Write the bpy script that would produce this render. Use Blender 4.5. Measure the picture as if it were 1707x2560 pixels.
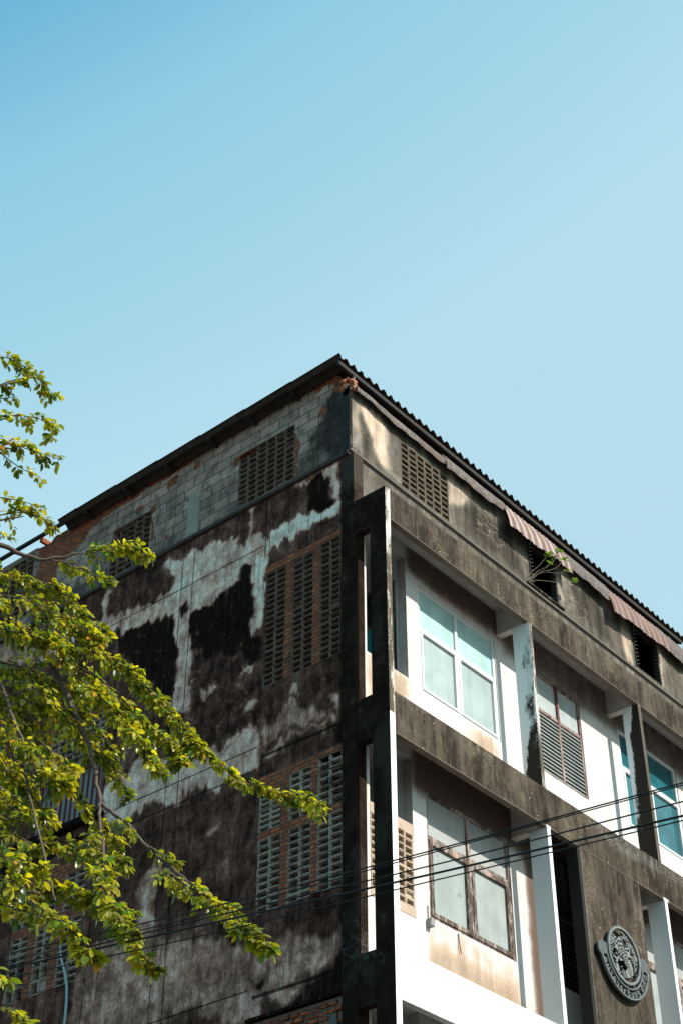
import bpy, bmesh, math, random
import numpy as np
from mathutils import Vector, Matrix
random.seed(7); rng=np.random.default_rng(7)
S=bpy.context.scene
for o in list(bpy.data.objects): bpy.data.objects.remove(o)
# ---------------------------------------------------------------- camera
PHI=math.radians(40.2); TH=math.radians(38.21)
hv=Vector((math.cos(PHI),math.sin(PHI),0)); rv=Vector((math.sin(PHI),-math.cos(PHI),0)); zv=Vector((0,0,1))
cam=bpy.data.cameras.new('camera'); co=bpy.data.objects.new('camera',cam); S.collection.objects.link(co)
Fv=hv*math.cos(TH)+zv*math.sin(TH); Uv=-hv*math.sin(TH)+zv*math.cos(TH)
M=Matrix((rv,Uv,-Fv)).transposed().to_4x4(); M.translation=Vector((-13.292,-11.074,1.6))
co.matrix_world=M
cam.sensor_fit='VERTICAL'; cam.sensor_height=24; cam.lens=3950/2560*24; cam.clip_end=3000; cam.clip_start=.1
S.camera=co
# ---------------------------------------------------------------- light
SUN_AZ=math.radians(8); SUN_EL=math.radians(38)
sd=Vector((math.sin(SUN_AZ)*math.cos(SUN_EL),-math.cos(SUN_AZ)*math.cos(SUN_EL),math.sin(SUN_EL)))
sl=bpy.data.lights.new('sun','SUN'); sl.energy=5.0; sl.angle=math.radians(.5); sl.color=(1,.93,.84)
so=bpy.data.objects.new('sun',sl); S.collection.objects.link(so); so.rotation_euler=sd.to_track_quat('Z','Y').to_euler(); so.location=(0,-30,40)
w=bpy.data.worlds.new('World'); S.world=w; w.use_nodes=True; nt=w.node_tree; nt.nodes.clear()
sk=nt.nodes.new('ShaderNodeTexSky'); sk.sky_type='NISHITA'; sk.sun_disc=False; sk.sun_elevation=SUN_EL
sk.sun_rotation=math.pi-SUN_AZ; sk.altitude=0; sk.air_density=1.0; sk.dust_density=1.6; sk.ozone_density=1.0
bg=nt.nodes.new('ShaderNodeBackground'); bg.inputs[1].default_value=.15
mx=nt.nodes.new('ShaderNodeMix'); mx.data_type='RGBA'; mx.blend_type='MULTIPLY'; mx.inputs[0].default_value=1
mx.inputs[7].default_value=(1.87,2.95,3.07,1)
wo=nt.nodes.new('ShaderNodeOutputWorld')
gm=nt.nodes.new('ShaderNodeGamma'); gm.inputs[1].default_value=.25; nt.links.new(sk.outputs[0],gm.inputs[0]); nt.links.new(gm.outputs[0],mx.inputs[6]); tcw=nt.nodes.new('ShaderNodeTexCoord'); dp=nt.nodes.new('ShaderNodeVectorMath'); dp.operation='DOT_PRODUCT'; dp.inputs[1].default_value=(-.47,.169,.866)
nt.links.new(tcw.outputs['Generated'],dp.inputs[0]); mr=nt.nodes.new('ShaderNodeMapRange'); nt.links.new(dp.outputs['Value'],mr.inputs[0])
for k,v in zip(range(1,5),(.77,.26,0.,1.)): mr.inputs[k].default_value=v
cr=nt.nodes.new('ShaderNodeValToRGB'); e=cr.color_ramp.elements; e[0].color=(.30,.66,.87,1); e[1].color=(1.24,1.08,1.05,1)
for p_,c_ in ((.23,(.44,.755,.91)),(.36,(.80,.94,1.03)),(.58,(1.07,1.06,1.06)),(.70,(1.24,1.12,1.10))):
    q_=e.new(p_); q_.color=(*c_,1)
nt.links.new(mr.outputs[0],cr.inputs[0]); mx2=nt.nodes.new('ShaderNodeMix'); mx2.data_type='RGBA'; mx2.blend_type='MULTIPLY'; mx2.inputs[0].default_value=1
nt.links.new(mx.outputs[2],mx2.inputs[6]); nt.links.new(cr.outputs[0],mx2.inputs[7]); nt.links.new(mx2.outputs[2],bg.inputs[0]); nt.links.new(bg.outputs[0],wo.inputs[0])
S.view_settings.view_transform='Standard'; S.view_settings.look='None'; S.view_settings.gamma=1; S.view_settings.exposure=.45
S.render.engine='CYCLES'; S.cycles.max_bounces=6; S.cycles.use_denoising=True
STAIN=[
(0.66,2,[(2.96,15.91),(2.47,15.73),(2.15,15.6),(1.94,15.67),(1.93,16.12),(1.97,16.26),(1.81,16.22),(1.87,16.09),(1.87,15.81),(1.6,15.5),(1.21,15.56),(0.98,15.59),(0.69,15.61),(0.34,15.48),(0.37,15.75),(0.34,16.02),(0.66,16.19),(1.11,16.24),(0.76,16.3),(0.26,16.29),(0.19,15.24),(0.51,15.32),(0.97,15.25),(1.21,15.31),(1.56,15.26),(1.6,14.79),(2.93,15.41)]),
(0.8,2,[(1.57,15.66),(1.21,15.59),(0.98,15.59),(0.69,15.61),(0.23,15.51),(0.21,15.31),(0.97,15.3),(1.56,15.32)]),
(0,2,[(0.81,16.27),(0.58,16.23),(0.37,15.95),(0.46,15.79),(0.37,15.53),(0.51,15.52),(0.77,15.71)]),
(0.7,2,[(3.82,16.21),(1.58,15.14),(1.6,14.03),(1.83,13.98),(1.96,14.91),(2.16,15.08),(2.57,14.78),(2.88,14.81),(3.14,14.9),(3.24,15.36)]),
(0.8,2,[(1.86,15.28),(1.58,15.14),(1.6,14.03),(1.7,14.39)]),
(0.02,2,[(2.48,14.93),(2.1,15.22),(1.86,15.19),(1.88,14.93),(1.79,14.43),(1.83,13.98),(1.6,13.83),(1.61,13.33),(2.2,13.72),(2.82,14.09),(3.09,14.31),(3.07,14.84),(2.88,14.81)]),
(0.14,5,[(3.09,14.31),(2.82,14.09),(2.2,13.72),(1.61,13.33),(1.56,12.39),(2.11,12.32),(2.3,12.18),(2.69,12.34),(2.85,12.83)]),
(0.62,3,[(1.61,12.39),(2.12,12.34),(2.3,12.15),(2.69,12.32),(2.94,12.48),(3.01,11.94),(2.65,11.81),(1.56,11.72)]),
(0.6,1,[(1.86,13.46),(1.66,13.4),(1.8,13.31),(1.91,13.3)]),
(0.6,1,[(1.78,12.88),(1.6,12.84),(1.65,12.69),(1.85,12.62)]),
(0.6,1,[(2.75,13.49),(2.48,13.43),(2.44,13.29),(2.64,13.27)]),
(0.16,4,[(1.54,12.98),(0.18,12.95),(0.15,11.68),(1.53,11.68)]),
(0.52,3,[(1.56,12.49),(1.28,12.45),(1.01,12.49),(0.64,12.32),(0.4,12.13),(0.58,12.11),(1.0,12.09),(1.55,12.13)]),
(0.6,3,[(1.05,12.74),(0.88,12.7),(0.83,12.58),(1.02,12.53)]),
(0.6,3,[(0.35,12.34),(0.19,12.3),(0.22,12.15),(0.4,12.2)]),
(0.55,2,[(1.51,12.0),(1.0,12.04),(0.32,12.08),(0.35,12.0),(0.74,11.99),(1.11,11.92),(1.43,11.86)]),
(0.15,4,[(2.64,11.71),(1.57,11.45),(1.52,9.77),(0.17,9.67),(0.16,9.04),(1.03,9.32),(1.55,9.27),(2.48,9.68)]),
(0.5,2,[(2.48,11.14),(2.35,11.21),(2.21,11.14),(2.31,11.04)]),
(0.42,4,[(1.56,9.23),(1.03,9.32),(0.45,9.12),(0.31,9.2),(0.19,9.05),(0.14,8.8),(0.45,8.75),(1.01,8.79),(1.33,8.78),(1.56,8.85)]),
(0.5,3,[(1.58,8.84),(1.21,8.78),(0.96,8.76),(0.68,8.64),(0.86,8.49),(1.0,8.45),(1.15,8.62),(1.32,8.61),(1.34,8.43),(1.63,8.39),(2.4,8.55),(2.42,8.78)]),
(0.05,3,[(0.86,8.49),(0.68,8.64),(0.17,8.71),(0.18,8.34),(1.0,8.34)]),
(0.02,2,[(1.51,8.86),(1.33,8.81),(1.35,8.73),(1.48,8.78)]),
(0.12,4,[(1.32,8.61),(1.15,8.62),(1.05,8.47),(1.15,8.42),(1.32,8.42)]),
(0.4,4,[(2.21,9.63),(1.58,9.32),(1.56,8.8),(2.42,8.78),(4.09,8.7),(4.89,8.68),(4.75,9.67),(4.47,9.8),(3.65,9.76),(2.45,9.26),(2.3,9.33)]),
(0.05,4,[(2.53,9.53),(2.21,9.49),(2.25,9.3),(2.45,9.28)]),
(0.05,4,[(3.59,9.6),(3.37,9.58),(3.43,9.35),(3.57,9.41)]),
(0.16,6,[(4.73,10.63),(3.84,11.72),(2.15,11.72),(1.89,11.41),(1.8,9.69),(2.78,9.77),(3.23,10.1),(3.44,10.8),(3.9,10.94),(4.27,10.39)]),
(0.45,4,[(3.78,10.69),(3.46,11.03),(3.3,11.16),(3.31,10.33),(3.29,9.91),(3.65,10.11)]),
(0.66,3,[(3.64,10.49),(3.49,10.47),(3.44,10.24),(3.58,10.2)]),
(0.66,3,[(4.7,12.42),(3.95,12.72),(1.96,12.18),(1.93,11.74),(2.7,11.85),(2.96,11.89),(3.12,12.02),(3.77,11.91),(4.15,11.78),(4.51,11.94)]),
(0.5,2,[(2.5,11.17),(2.34,11.25),(2.15,11.18),(2.25,11.11),(2.44,11.08)]),
(0.4,4,[(4.66,10.18),(3.36,10.03),(3.2,9.88),(1.78,9.45),(1.74,8.71),(4.38,9.03),(4.8,9.13),(4.71,9.87)]),
(0.2,5,[(5.84,9.67),(4.95,9.65),(4.8,9.47),(4.95,9.3),(5.65,9.47)]),
(0.66,2,[(4.55,15.55),(4.1,15.5),(3.76,15.46),(3.57,15.48),(3.44,15.85),(3.32,16.06),(3.02,16.0),(2.13,15.83),(2.08,14.91),(2.29,14.93),(2.51,15.03),(2.59,14.85),(3.02,14.79),(3.04,14.18),(2.93,13.24),(3.07,13.09),(3.27,13.35),(3.4,15.04),(3.56,15.12),(4.05,15.08),(4.46,15.14),(4.92,15.26),(5.89,15.62),(6.42,15.73),(6.46,15.92),(5.84,15.77),(5.1,15.57),(5.05,15.69),(5.08,16.2),(4.8,16.19),(4.95,16.03),(4.95,15.76),(4.75,15.53)]),
(0.02,2,[(4.39,15.11),(4.02,15.06),(3.56,15.09),(3.42,15.0),(3.35,14.18),(3.31,13.41),(3.58,13.67),(4.31,14.45),(4.72,15.06)]),
(0.64,3,[(1.94,12.3),(2.19,12.27),(2.41,12.19),(3.0,12.34),(3.01,11.78),(4.59,12.32),(4.57,12.6),(3.6,12.31),(3.21,12.29),(3.27,12.62)]),
(0.02,2,[(3.28,15.15),(3.13,15.13),(3.16,14.94),(3.22,14.91)]),
(0.55,4,[(7.71,16.46),(5.88,15.76),(5.82,15.35),(7.57,15.79)]),
(0.6,2,[(3.31,17.28),(3.06,17.24),(3.02,16.34),(3.27,16.38)]),
(0.02,3,[(6.84,12.21),(6.1,11.9),(4.74,11.99),(4.65,11.8),(5.73,11.69),(6.04,11.59),(6.71,11.56)]),
(0.05,3,[(0.15,16.25),(-0.19,16.29),(-0.11,7.78),(0.17,7.84)]),
]
TEAL=[
(0.9,5,[(2.96,15.91),(1.94,15.61),(1.6,15.45),(0.23,15.51),(0.19,15.24),(1.59,15.25),(1.6,14.79),(2.93,15.41)]),
(0.9,5,[(3.82,16.21),(1.58,15.14),(1.6,14.03),(2.57,14.78),(3.22,15.07)]),
(0.9,5,[(1.58,12.35),(2.3,12.11),(4.18,12.18),(4.15,11.97),(1.56,11.72)]),
(0.7,5,[(1.94,12.3),(3.0,12.34),(4.62,12.49),(4.48,11.96),(1.9,11.55)]),
(0.7,5,[(5.89,15.62),(5.93,15.84),(4.97,15.62),(4.92,15.26)]),
(0.9,4,[(3.71,10.62),(3.42,10.58),(3.4,10.1),(3.66,10.18)]),
(0.6,5,[(4.7,12.42),(3.94,12.59),(1.96,12.18),(1.93,11.74),(4.5,11.87)]),
(0.6,6,[(1.57,9.2),(0.31,9.16),(0.21,8.83),(1.41,8.81)]),
(0.5,6,[(3.23,8.75),(1.75,8.9),(1.73,8.39)]),
(0.6,6,[(2.42,8.82),(0.68,8.64),(1.0,8.45),(2.4,8.55)]),
]
BRICK=[
(1,0.5,[(0.34,17.96),(0.05,17.87),(0.12,17.68),(0.67,17.89),(0.66,18.0),(3.14,18.14),(3.13,18.07),(1.96,18.03),(0.66,17.97)]),
(1,0.5,[(1.08,17.34),(0.98,17.25),(0.99,16.36),(1.09,16.43)]),
(1,0.5,[(0.64,17.5),(0.46,17.49),(0.47,17.3),(0.63,17.32)]),
(1,0.5,[(1.16,17.98),(1.08,17.98),(1.07,17.92),(1.14,17.92)]),
(1,0.5,[(2.33,17.47),(2.23,17.47),(2.23,17.33),(2.32,17.31)]),
(1,0.5,[(3.79,17.83),(3.6,17.81),(3.58,17.61),(3.77,17.66)]),
(1,0.5,[(2.33,17.46),(2.22,17.45),(2.21,17.29),(2.32,17.3)]),
(1,0.5,[(4.56,17.61),(4.36,17.58),(4.39,17.48),(4.55,17.48)]),
(1,0.5,[(4.14,17.46),(3.98,17.44),(4.0,17.26),(4.1,17.27),(4.03,16.72),(4.11,16.7),(4.16,17.37)]),
(1,0.5,[(3.19,17.85),(3.07,17.82),(3.09,17.68),(3.18,17.71)]),
(1,0.5,[(3.75,16.69),(3.68,16.67),(3.68,16.54),(3.75,16.58)]),
(1,0.5,[(2.25,18.05),(2.26,18.15),(3.34,18.29),(4.86,18.42),(5.87,18.41),(6.51,18.54),(6.71,18.27),(6.56,17.64),(6.18,17.46),(6.23,18.0),(5.93,18.01),(5.51,18.0),(4.73,17.99),(3.32,17.98)]),
(1,0.5,[(6.67,18.32),(6.71,18.04),(7.06,18.01),(7.05,17.42),(6.88,17.47),(6.86,17.78),(6.15,17.47),(6.2,17.79)]),
]
GRIME=[
(0.15,3,[(0.53,17.45),(-0.02,17.65),(-0.02,16.31),(0.64,16.32),(0.62,17.17)]),
(0.3,5,[(0.97,16.5),(0.65,17.18),(0.23,17.43),(0.23,16.36),(0.96,16.38)]),
(0.35,6,[(8.03,18.01),(6.61,17.92),(5.65,17.9),(4.12,17.32),(2.19,17.0),(2.16,16.31),(5.47,16.65),(7.88,17.28)]),
(0.15,3,[(6.64,17.68),(6.16,17.77),(5.64,17.83),(5.46,16.59),(6.62,16.87)]),
]
ATTIC_TONE=[
(0.8,3,[(0.26,17.29),(0.73,17.56),(0.87,17.28),(0.89,16.51),(0.67,16.55),(0.47,16.89)]),
(0.6,3,[(0.03,17.32),(0.22,17.45),(0.25,16.57),(0.04,16.43)]),
(0.62,2,[(0.04,15.86),(0.17,16.23),(0.17,15.66),(0.07,15.49)]),
(0.7,3,[(2.4,17.45),(2.94,17.5),(3.04,17.25),(2.56,16.87),(2.4,16.8)]),
(0.65,3,[(3.57,17.57),(4.0,17.58),(4.0,17.2),(3.75,17.17)]),
(0.7,3,[(6.68,17.54),(7.18,17.58),(7.1,17.14),(6.86,17.18)]),
(0.7,3,[(7.38,17.28),(7.66,17.3),(7.66,16.46),(7.42,16.5)]),
(0.7,3,[(8.56,17.26),(8.73,17.32),(8.64,16.48),(8.54,16.5)]),
(0.62,3,[(5.35,17.23),(5.74,17.38),(5.51,16.53),(5.38,16.52)]),
(0.7,2,[(1.77,17.56),(1.83,17.6),(1.79,17.33),(1.76,17.34)]),
(0.2,4,[(5.8,17.16),(6.6,17.36),(6.94,16.58),(5.98,16.56)]),
(0.2,4,[(2.77,17.03),(3.93,17.28),(4.36,16.52),(3.76,16.56),(2.81,16.5)]),
(0.25,4,[(0.22,17.27),(0.43,16.86),(0.46,16.53),(0.28,16.47)]),
]
SPRAYS=[
([(-8.91,-3.96,9.19),(-8.72,-4.13,9.25),(-8.56,-4.24,9.18)],0.074,0.040,1.0),
([(-8.82,-4.04,8.88),(-8.65,-4.22,9.03),(-8.53,-4.33,9.05),(-8.43,-4.38,8.94)],0.067,0.039,1.0),
([(-8.65,-3.97,8.99),(-8.52,-4.09,9.04)],0.034,0.023,0.6),
([(-8.75,-4.0,8.69),(-8.6,-4.14,8.78),(-8.48,-4.24,8.79),(-8.38,-4.32,8.75),(-8.34,-4.32,8.63)],0.072,0.039,0.8),
([(-8.74,-4.03,8.51),(-8.58,-4.16,8.53),(-8.45,-4.26,8.5),(-8.3,-4.38,8.45)],0.072,0.039,1.0),
([(-8.51,-3.97,8.61),(-8.38,-4.05,8.51),(-8.26,-4.13,8.46)],0.045,0.034,0.6),
([(-8.35,-3.6,8.3),(-8.2,-3.74,8.37),(-8.08,-3.85,8.39),(-7.93,-3.95,8.32)],0.096,0.040,0.8),
([(-8.3,-3.77,8.44),(-8.17,-3.87,8.43),(-8.07,-3.95,8.39)],0.040,0.028,0.6),
([(-8.31,-3.74,8.19),(-8.24,-3.79,8.15),(-8.18,-3.82,8.09)],0.028,0.022,0.5),
([(-7.99,-4.38,7.86),(-7.87,-4.5,7.89),(-7.78,-4.59,7.92),(-7.67,-4.68,7.84)],0.080,0.032,1.6),
([(-8.0,-4.13,7.9),(-7.91,-4.2,7.85),(-7.8,-4.28,7.81),(-7.71,-4.36,7.77)],0.055,0.027,1.1),
([(-8.46,-3.91,7.65),(-8.24,-4.09,7.64),(-8.07,-4.23,7.59),(-7.93,-4.36,7.41),(-7.82,-4.51,7.21)],0.091,0.043,1.5),
([(-8.49,-3.95,7.46),(-8.25,-4.14,7.44),(-8.08,-4.32,7.32),(-7.97,-4.44,7.23),(-7.92,-4.51,7.14)],0.118,0.053,1.2),
([(-8.5,-4.03,7.17),(-8.31,-4.2,7.13),(-8.17,-4.34,7.08),(-8.06,-4.47,6.96)],0.116,0.077,1.2),
([(-8.16,-4.25,7.15),(-7.95,-4.47,7.08),(-7.79,-4.65,6.96),(-7.7,-4.79,6.77),(-7.64,-4.91,6.61),(-7.58,-5.04,6.42),(-7.55,-5.12,6.29)],0.083,0.031,1.7),
([(-7.25,-4.81,6.54),(-7.19,-4.9,6.46),(-7.12,-5.04,6.3),(-7.0,-5.21,6.2),(-6.89,-5.36,6.16),(-6.87,-5.53,6.02)],0.020,0.041,1.9),
([(-8.26,-3.74,7.17),(-8.03,-3.95,7.1),(-7.87,-4.13,6.99),(-7.73,-4.3,6.84)],0.133,0.080,1.1),
([(-8.16,-3.91,6.91),(-7.98,-4.11,6.77),(-7.83,-4.31,6.59),(-7.76,-4.46,6.37)],0.130,0.057,1.1),
([(-7.87,-4.1,7.18),(-7.67,-4.34,6.97),(-7.55,-4.53,6.74),(-7.43,-4.71,6.56),(-7.4,-4.81,6.38)],0.111,0.048,1.5),
([(-7.99,-4.52,6.8),(-7.87,-4.71,6.55),(-7.8,-4.87,6.33),(-7.75,-5.02,6.09)],0.105,0.040,1.4),
([(-8.46,-4.14,6.45),(-8.28,-4.35,6.32),(-8.18,-4.52,6.11),(-8.13,-4.62,5.99)],0.123,0.064,1.1),
([(-7.81,-4.52,6.4),(-7.76,-4.64,6.22),(-7.74,-4.75,6.01)],0.060,0.025,1.3),
([(-8.3,-4.05,6.31),(-8.17,-4.21,6.17),(-8.1,-4.35,5.99),(-8.14,-4.53,5.79)],0.109,0.065,1.1),
([(-8.33,-4.18,5.88),(-8.28,-4.43,5.69),(-8.26,-4.61,5.54)],0.091,0.053,1.0),
([(-7.9,-4.27,6.37),(-7.85,-4.39,6.19),(-7.88,-4.54,5.94)],0.065,0.030,1.0),
([(-8.78,-4.77,5.32),(-8.71,-5.0,5.19),(-8.62,-5.16,5.12)],0.083,0.052,0.8),
([(-7.99,-4.76,5.77),(-7.98,-4.89,5.66),(-8.02,-5.03,5.5),(-8.08,-5.16,5.35)],0.056,0.023,1.5),
([(-8.3,-4.69,5.53),(-8.18,-4.82,5.52),(-8.15,-5.0,5.39),(-8.2,-5.15,5.22)],0.064,0.041,1.3),
([(-8.1,-4.87,5.62),(-8.19,-5.1,5.35),(-8.29,-5.28,5.12)],0.046,0.032,1.2),
([(-8.05,-5.02,5.69),(-8.04,-5.17,5.56)],0.023,0.016,1.4),
([(-7.95,-5.2,5.48),(-7.94,-5.41,5.32)],0.020,0.016,1.4),
([(-8.17,-5.57,5.16),(-8.19,-5.76,5.0),(-8.18,-5.92,4.89),(-8.19,-6.06,4.79),(-8.21,-6.18,4.67),(-8.2,-6.27,4.58),(-8.19,-6.34,4.51)],0.063,0.017,1.7),
([(-8.66,-4.67,5.14),(-8.5,-4.8,5.15),(-8.39,-4.92,5.15),(-8.29,-5.03,5.14),(-8.27,-5.17,5.04)],0.074,0.035,1.8),
([(-8.73,-4.78,5.02),(-8.63,-4.96,4.97),(-8.56,-5.1,4.9)],0.056,0.034,1.2),
([(-8.66,-5.11,4.96),(-8.65,-5.3,4.82),(-8.62,-5.43,4.71),(-8.6,-5.52,4.61),(-8.58,-5.58,4.56)],0.054,0.021,1.6),
([(-8.37,-5.25,5.17),(-8.44,-5.46,4.95),(-8.51,-5.63,4.77),(-8.52,-5.74,4.65)],0.068,0.034,1.4),
([(-8.27,-5.41,4.84),(-8.27,-5.5,4.72),(-8.26,-5.57,4.65),(-8.23,-5.64,4.58)],0.046,0.017,1.6),
([(-8.33,-5.42,4.96),(-8.32,-5.55,4.87)],0.017,0.013,0.8),
([(-8.25,-3.81,6.82),(-8.1,-3.95,6.77),(-8.02,-4.05,6.68),(-7.94,-4.18,6.53)],0.120,0.078,1.0),
([(-8.28,-3.92,6.48),(-8.17,-4.07,6.33),(-8.1,-4.21,6.15)],0.116,0.076,1.0),
([(-8.43,-4.2,6.01),(-8.33,-4.35,5.9),(-8.31,-4.52,5.75)],0.106,0.067,1.0),
([(-8.18,-4.18,6.85),(-8.07,-4.34,6.67),(-7.99,-4.46,6.51)],0.107,0.066,0.9),
([(-8.34,-3.77,7.46),(-8.18,-3.92,7.38),(-8.09,-4.03,7.26)],0.118,0.080,1.0),
([(-8.14,-4.36,6.37),(-8.07,-4.49,6.22),(-8.02,-4.59,6.1)],0.089,0.054,0.8),
([(-8.7,-4.65,5.46),(-8.67,-4.84,5.32),(-8.63,-5.0,5.21)],0.089,0.058,0.8),
([(-8.82,-4.87,5.12),(-8.75,-5.01,5.06),(-8.69,-5.1,5.03)],0.064,0.043,0.8),
([(-7.83,-4.23,6.82),(-7.74,-4.39,6.6),(-7.67,-4.51,6.44)],0.098,0.057,0.9),
([(-9.27,-5.66,4.11),(-9.19,-5.76,4.08),(-9.16,-5.83,4.03),(-9.12,-5.88,3.98)],0.047,0.022,1.4),
([(-9.18,-5.57,4.3),(-9.12,-5.64,4.28)],0.019,0.013,1.0),
]
BRANCHES=[
([(-9.23,-3.15,7.36),(-8.65,-3.58,7.48),(-8.25,-3.92,7.39),(-8.2,-3.97,7.38),(-8.12,-4.07,7.26),(-8.02,-4.2,7.06),(-7.97,-4.31,6.84),(-7.93,-4.43,6.58),(-7.9,-4.54,6.36),(-7.91,-4.66,6.07),(-7.93,-4.73,5.91)],0.036,0.01),
([(-7.93,-4.73,5.91),(-8.03,-4.86,5.7),(-8.24,-5.19,5.23),(-8.36,-5.41,4.97),(-8.44,-5.63,4.71)],0.011,0.004),
([(-7.93,-4.72,5.92),(-7.93,-4.87,5.79),(-7.93,-5.07,5.59),(-7.96,-5.36,5.32),(-7.99,-5.55,5.16),(-8.01,-5.72,5.01)],0.013,0.006),
([(-8.14,-4.04,7.3),(-8.01,-4.17,7.24),(-7.9,-4.31,7.08),(-7.82,-4.42,6.95),(-7.69,-4.61,6.73)],0.012,0.004),
([(-8.02,-4.2,7.06),(-7.92,-4.29,7.06),(-7.82,-4.42,6.95)],0.008,0.004),
([(-9.3,-3.2,8.1),(-8.64,-3.65,8.0),(-8.33,-3.89,7.95),(-8.19,-3.99,7.9),(-8.07,-4.09,7.89),(-7.89,-4.26,7.97)],0.03,0.006),
([(-8.07,-4.09,7.89),(-7.95,-4.2,7.87),(-7.81,-4.3,7.79)],0.008,0.004),
([(-8.27,-4.04,6.86),(-8.24,-4.13,6.67),(-8.19,-4.29,6.32),(-8.21,-4.39,6.04),(-8.39,-4.84,5.4),(-8.57,-5.22,4.95)],0.012,0.005),
([(-9.48,-4.83,4.55),(-9.02,-4.9,4.87),(-8.77,-4.96,5.0),(-8.59,-5.12,5.01)],0.03,0.006),
([(-8.35,-3.84,7.77),(-8.2,-3.95,7.71),(-8.07,-4.06,7.65),(-7.9,-4.19,7.6)],0.01,0.004),
([(-9.35,-3.26,8.56),(-8.97,-3.62,8.9),(-8.71,-3.86,9.07),(-8.53,-4.05,9.2)],0.02,0.005),
([(-9.34,-3.25,8.5),(-8.87,-3.63,8.7),(-8.65,-3.84,8.84),(-8.5,-3.98,8.92)],0.018,0.005),
([(-9.29,-3.25,8.32),(-8.83,-3.62,8.55),(-8.61,-3.83,8.69),(-8.35,-4.03,8.67)],0.018,0.005),
([(-9.3,-3.23,8.26),(-8.77,-3.57,8.1),(-8.48,-3.8,8.11),(-8.25,-4.0,8.19)],0.018,0.005),
([(-9.56,-3.15,8.66),(-9.15,-3.56,9.15),(-8.84,-3.84,9.31),(-8.64,-4.02,9.37)],0.018,0.005),
([(-9.03,-3.69,6.1),(-8.58,-3.92,6.43),(-8.39,-4.04,6.52),(-8.21,-4.25,6.38)],0.018,0.005),
([(-9.17,-4.12,5.4),(-8.64,-4.15,5.82),(-8.4,-4.24,6.01),(-8.24,-4.42,5.91)],0.018,0.005),
([(-9.57,-5.14,3.99),(-9.24,-5.32,4.18),(-9.09,-5.43,4.22),(-9.01,-5.52,4.19)],0.018,0.005),
([(-9.02,-3.47,6.73),(-8.56,-3.76,6.98),(-8.37,-3.9,7.05),(-8.15,-4.11,6.98)],0.018,0.005),
]
WIRES=[
[(-8.64,-4.93,4.72),(-8.45,-6.12,4.68),(-8.25,-7.38,4.67),(-8.07,-8.46,4.68)],
[(-8.64,-4.93,4.68),(-8.45,-6.13,4.65),(-8.25,-7.38,4.66),(-8.07,-8.46,4.67)],
[(-8.64,-4.94,4.65),(-8.45,-6.13,4.63),(-8.25,-7.38,4.6),(-8.07,-8.45,4.6)],
[(-8.64,-4.94,4.64),(-8.45,-6.13,4.6),(-8.25,-7.38,4.56),(-8.07,-8.44,4.54)],
[(-8.64,-4.95,4.59),(-8.45,-6.13,4.55),(-8.25,-7.37,4.53),(-8.07,-8.44,4.52)],
]

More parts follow.
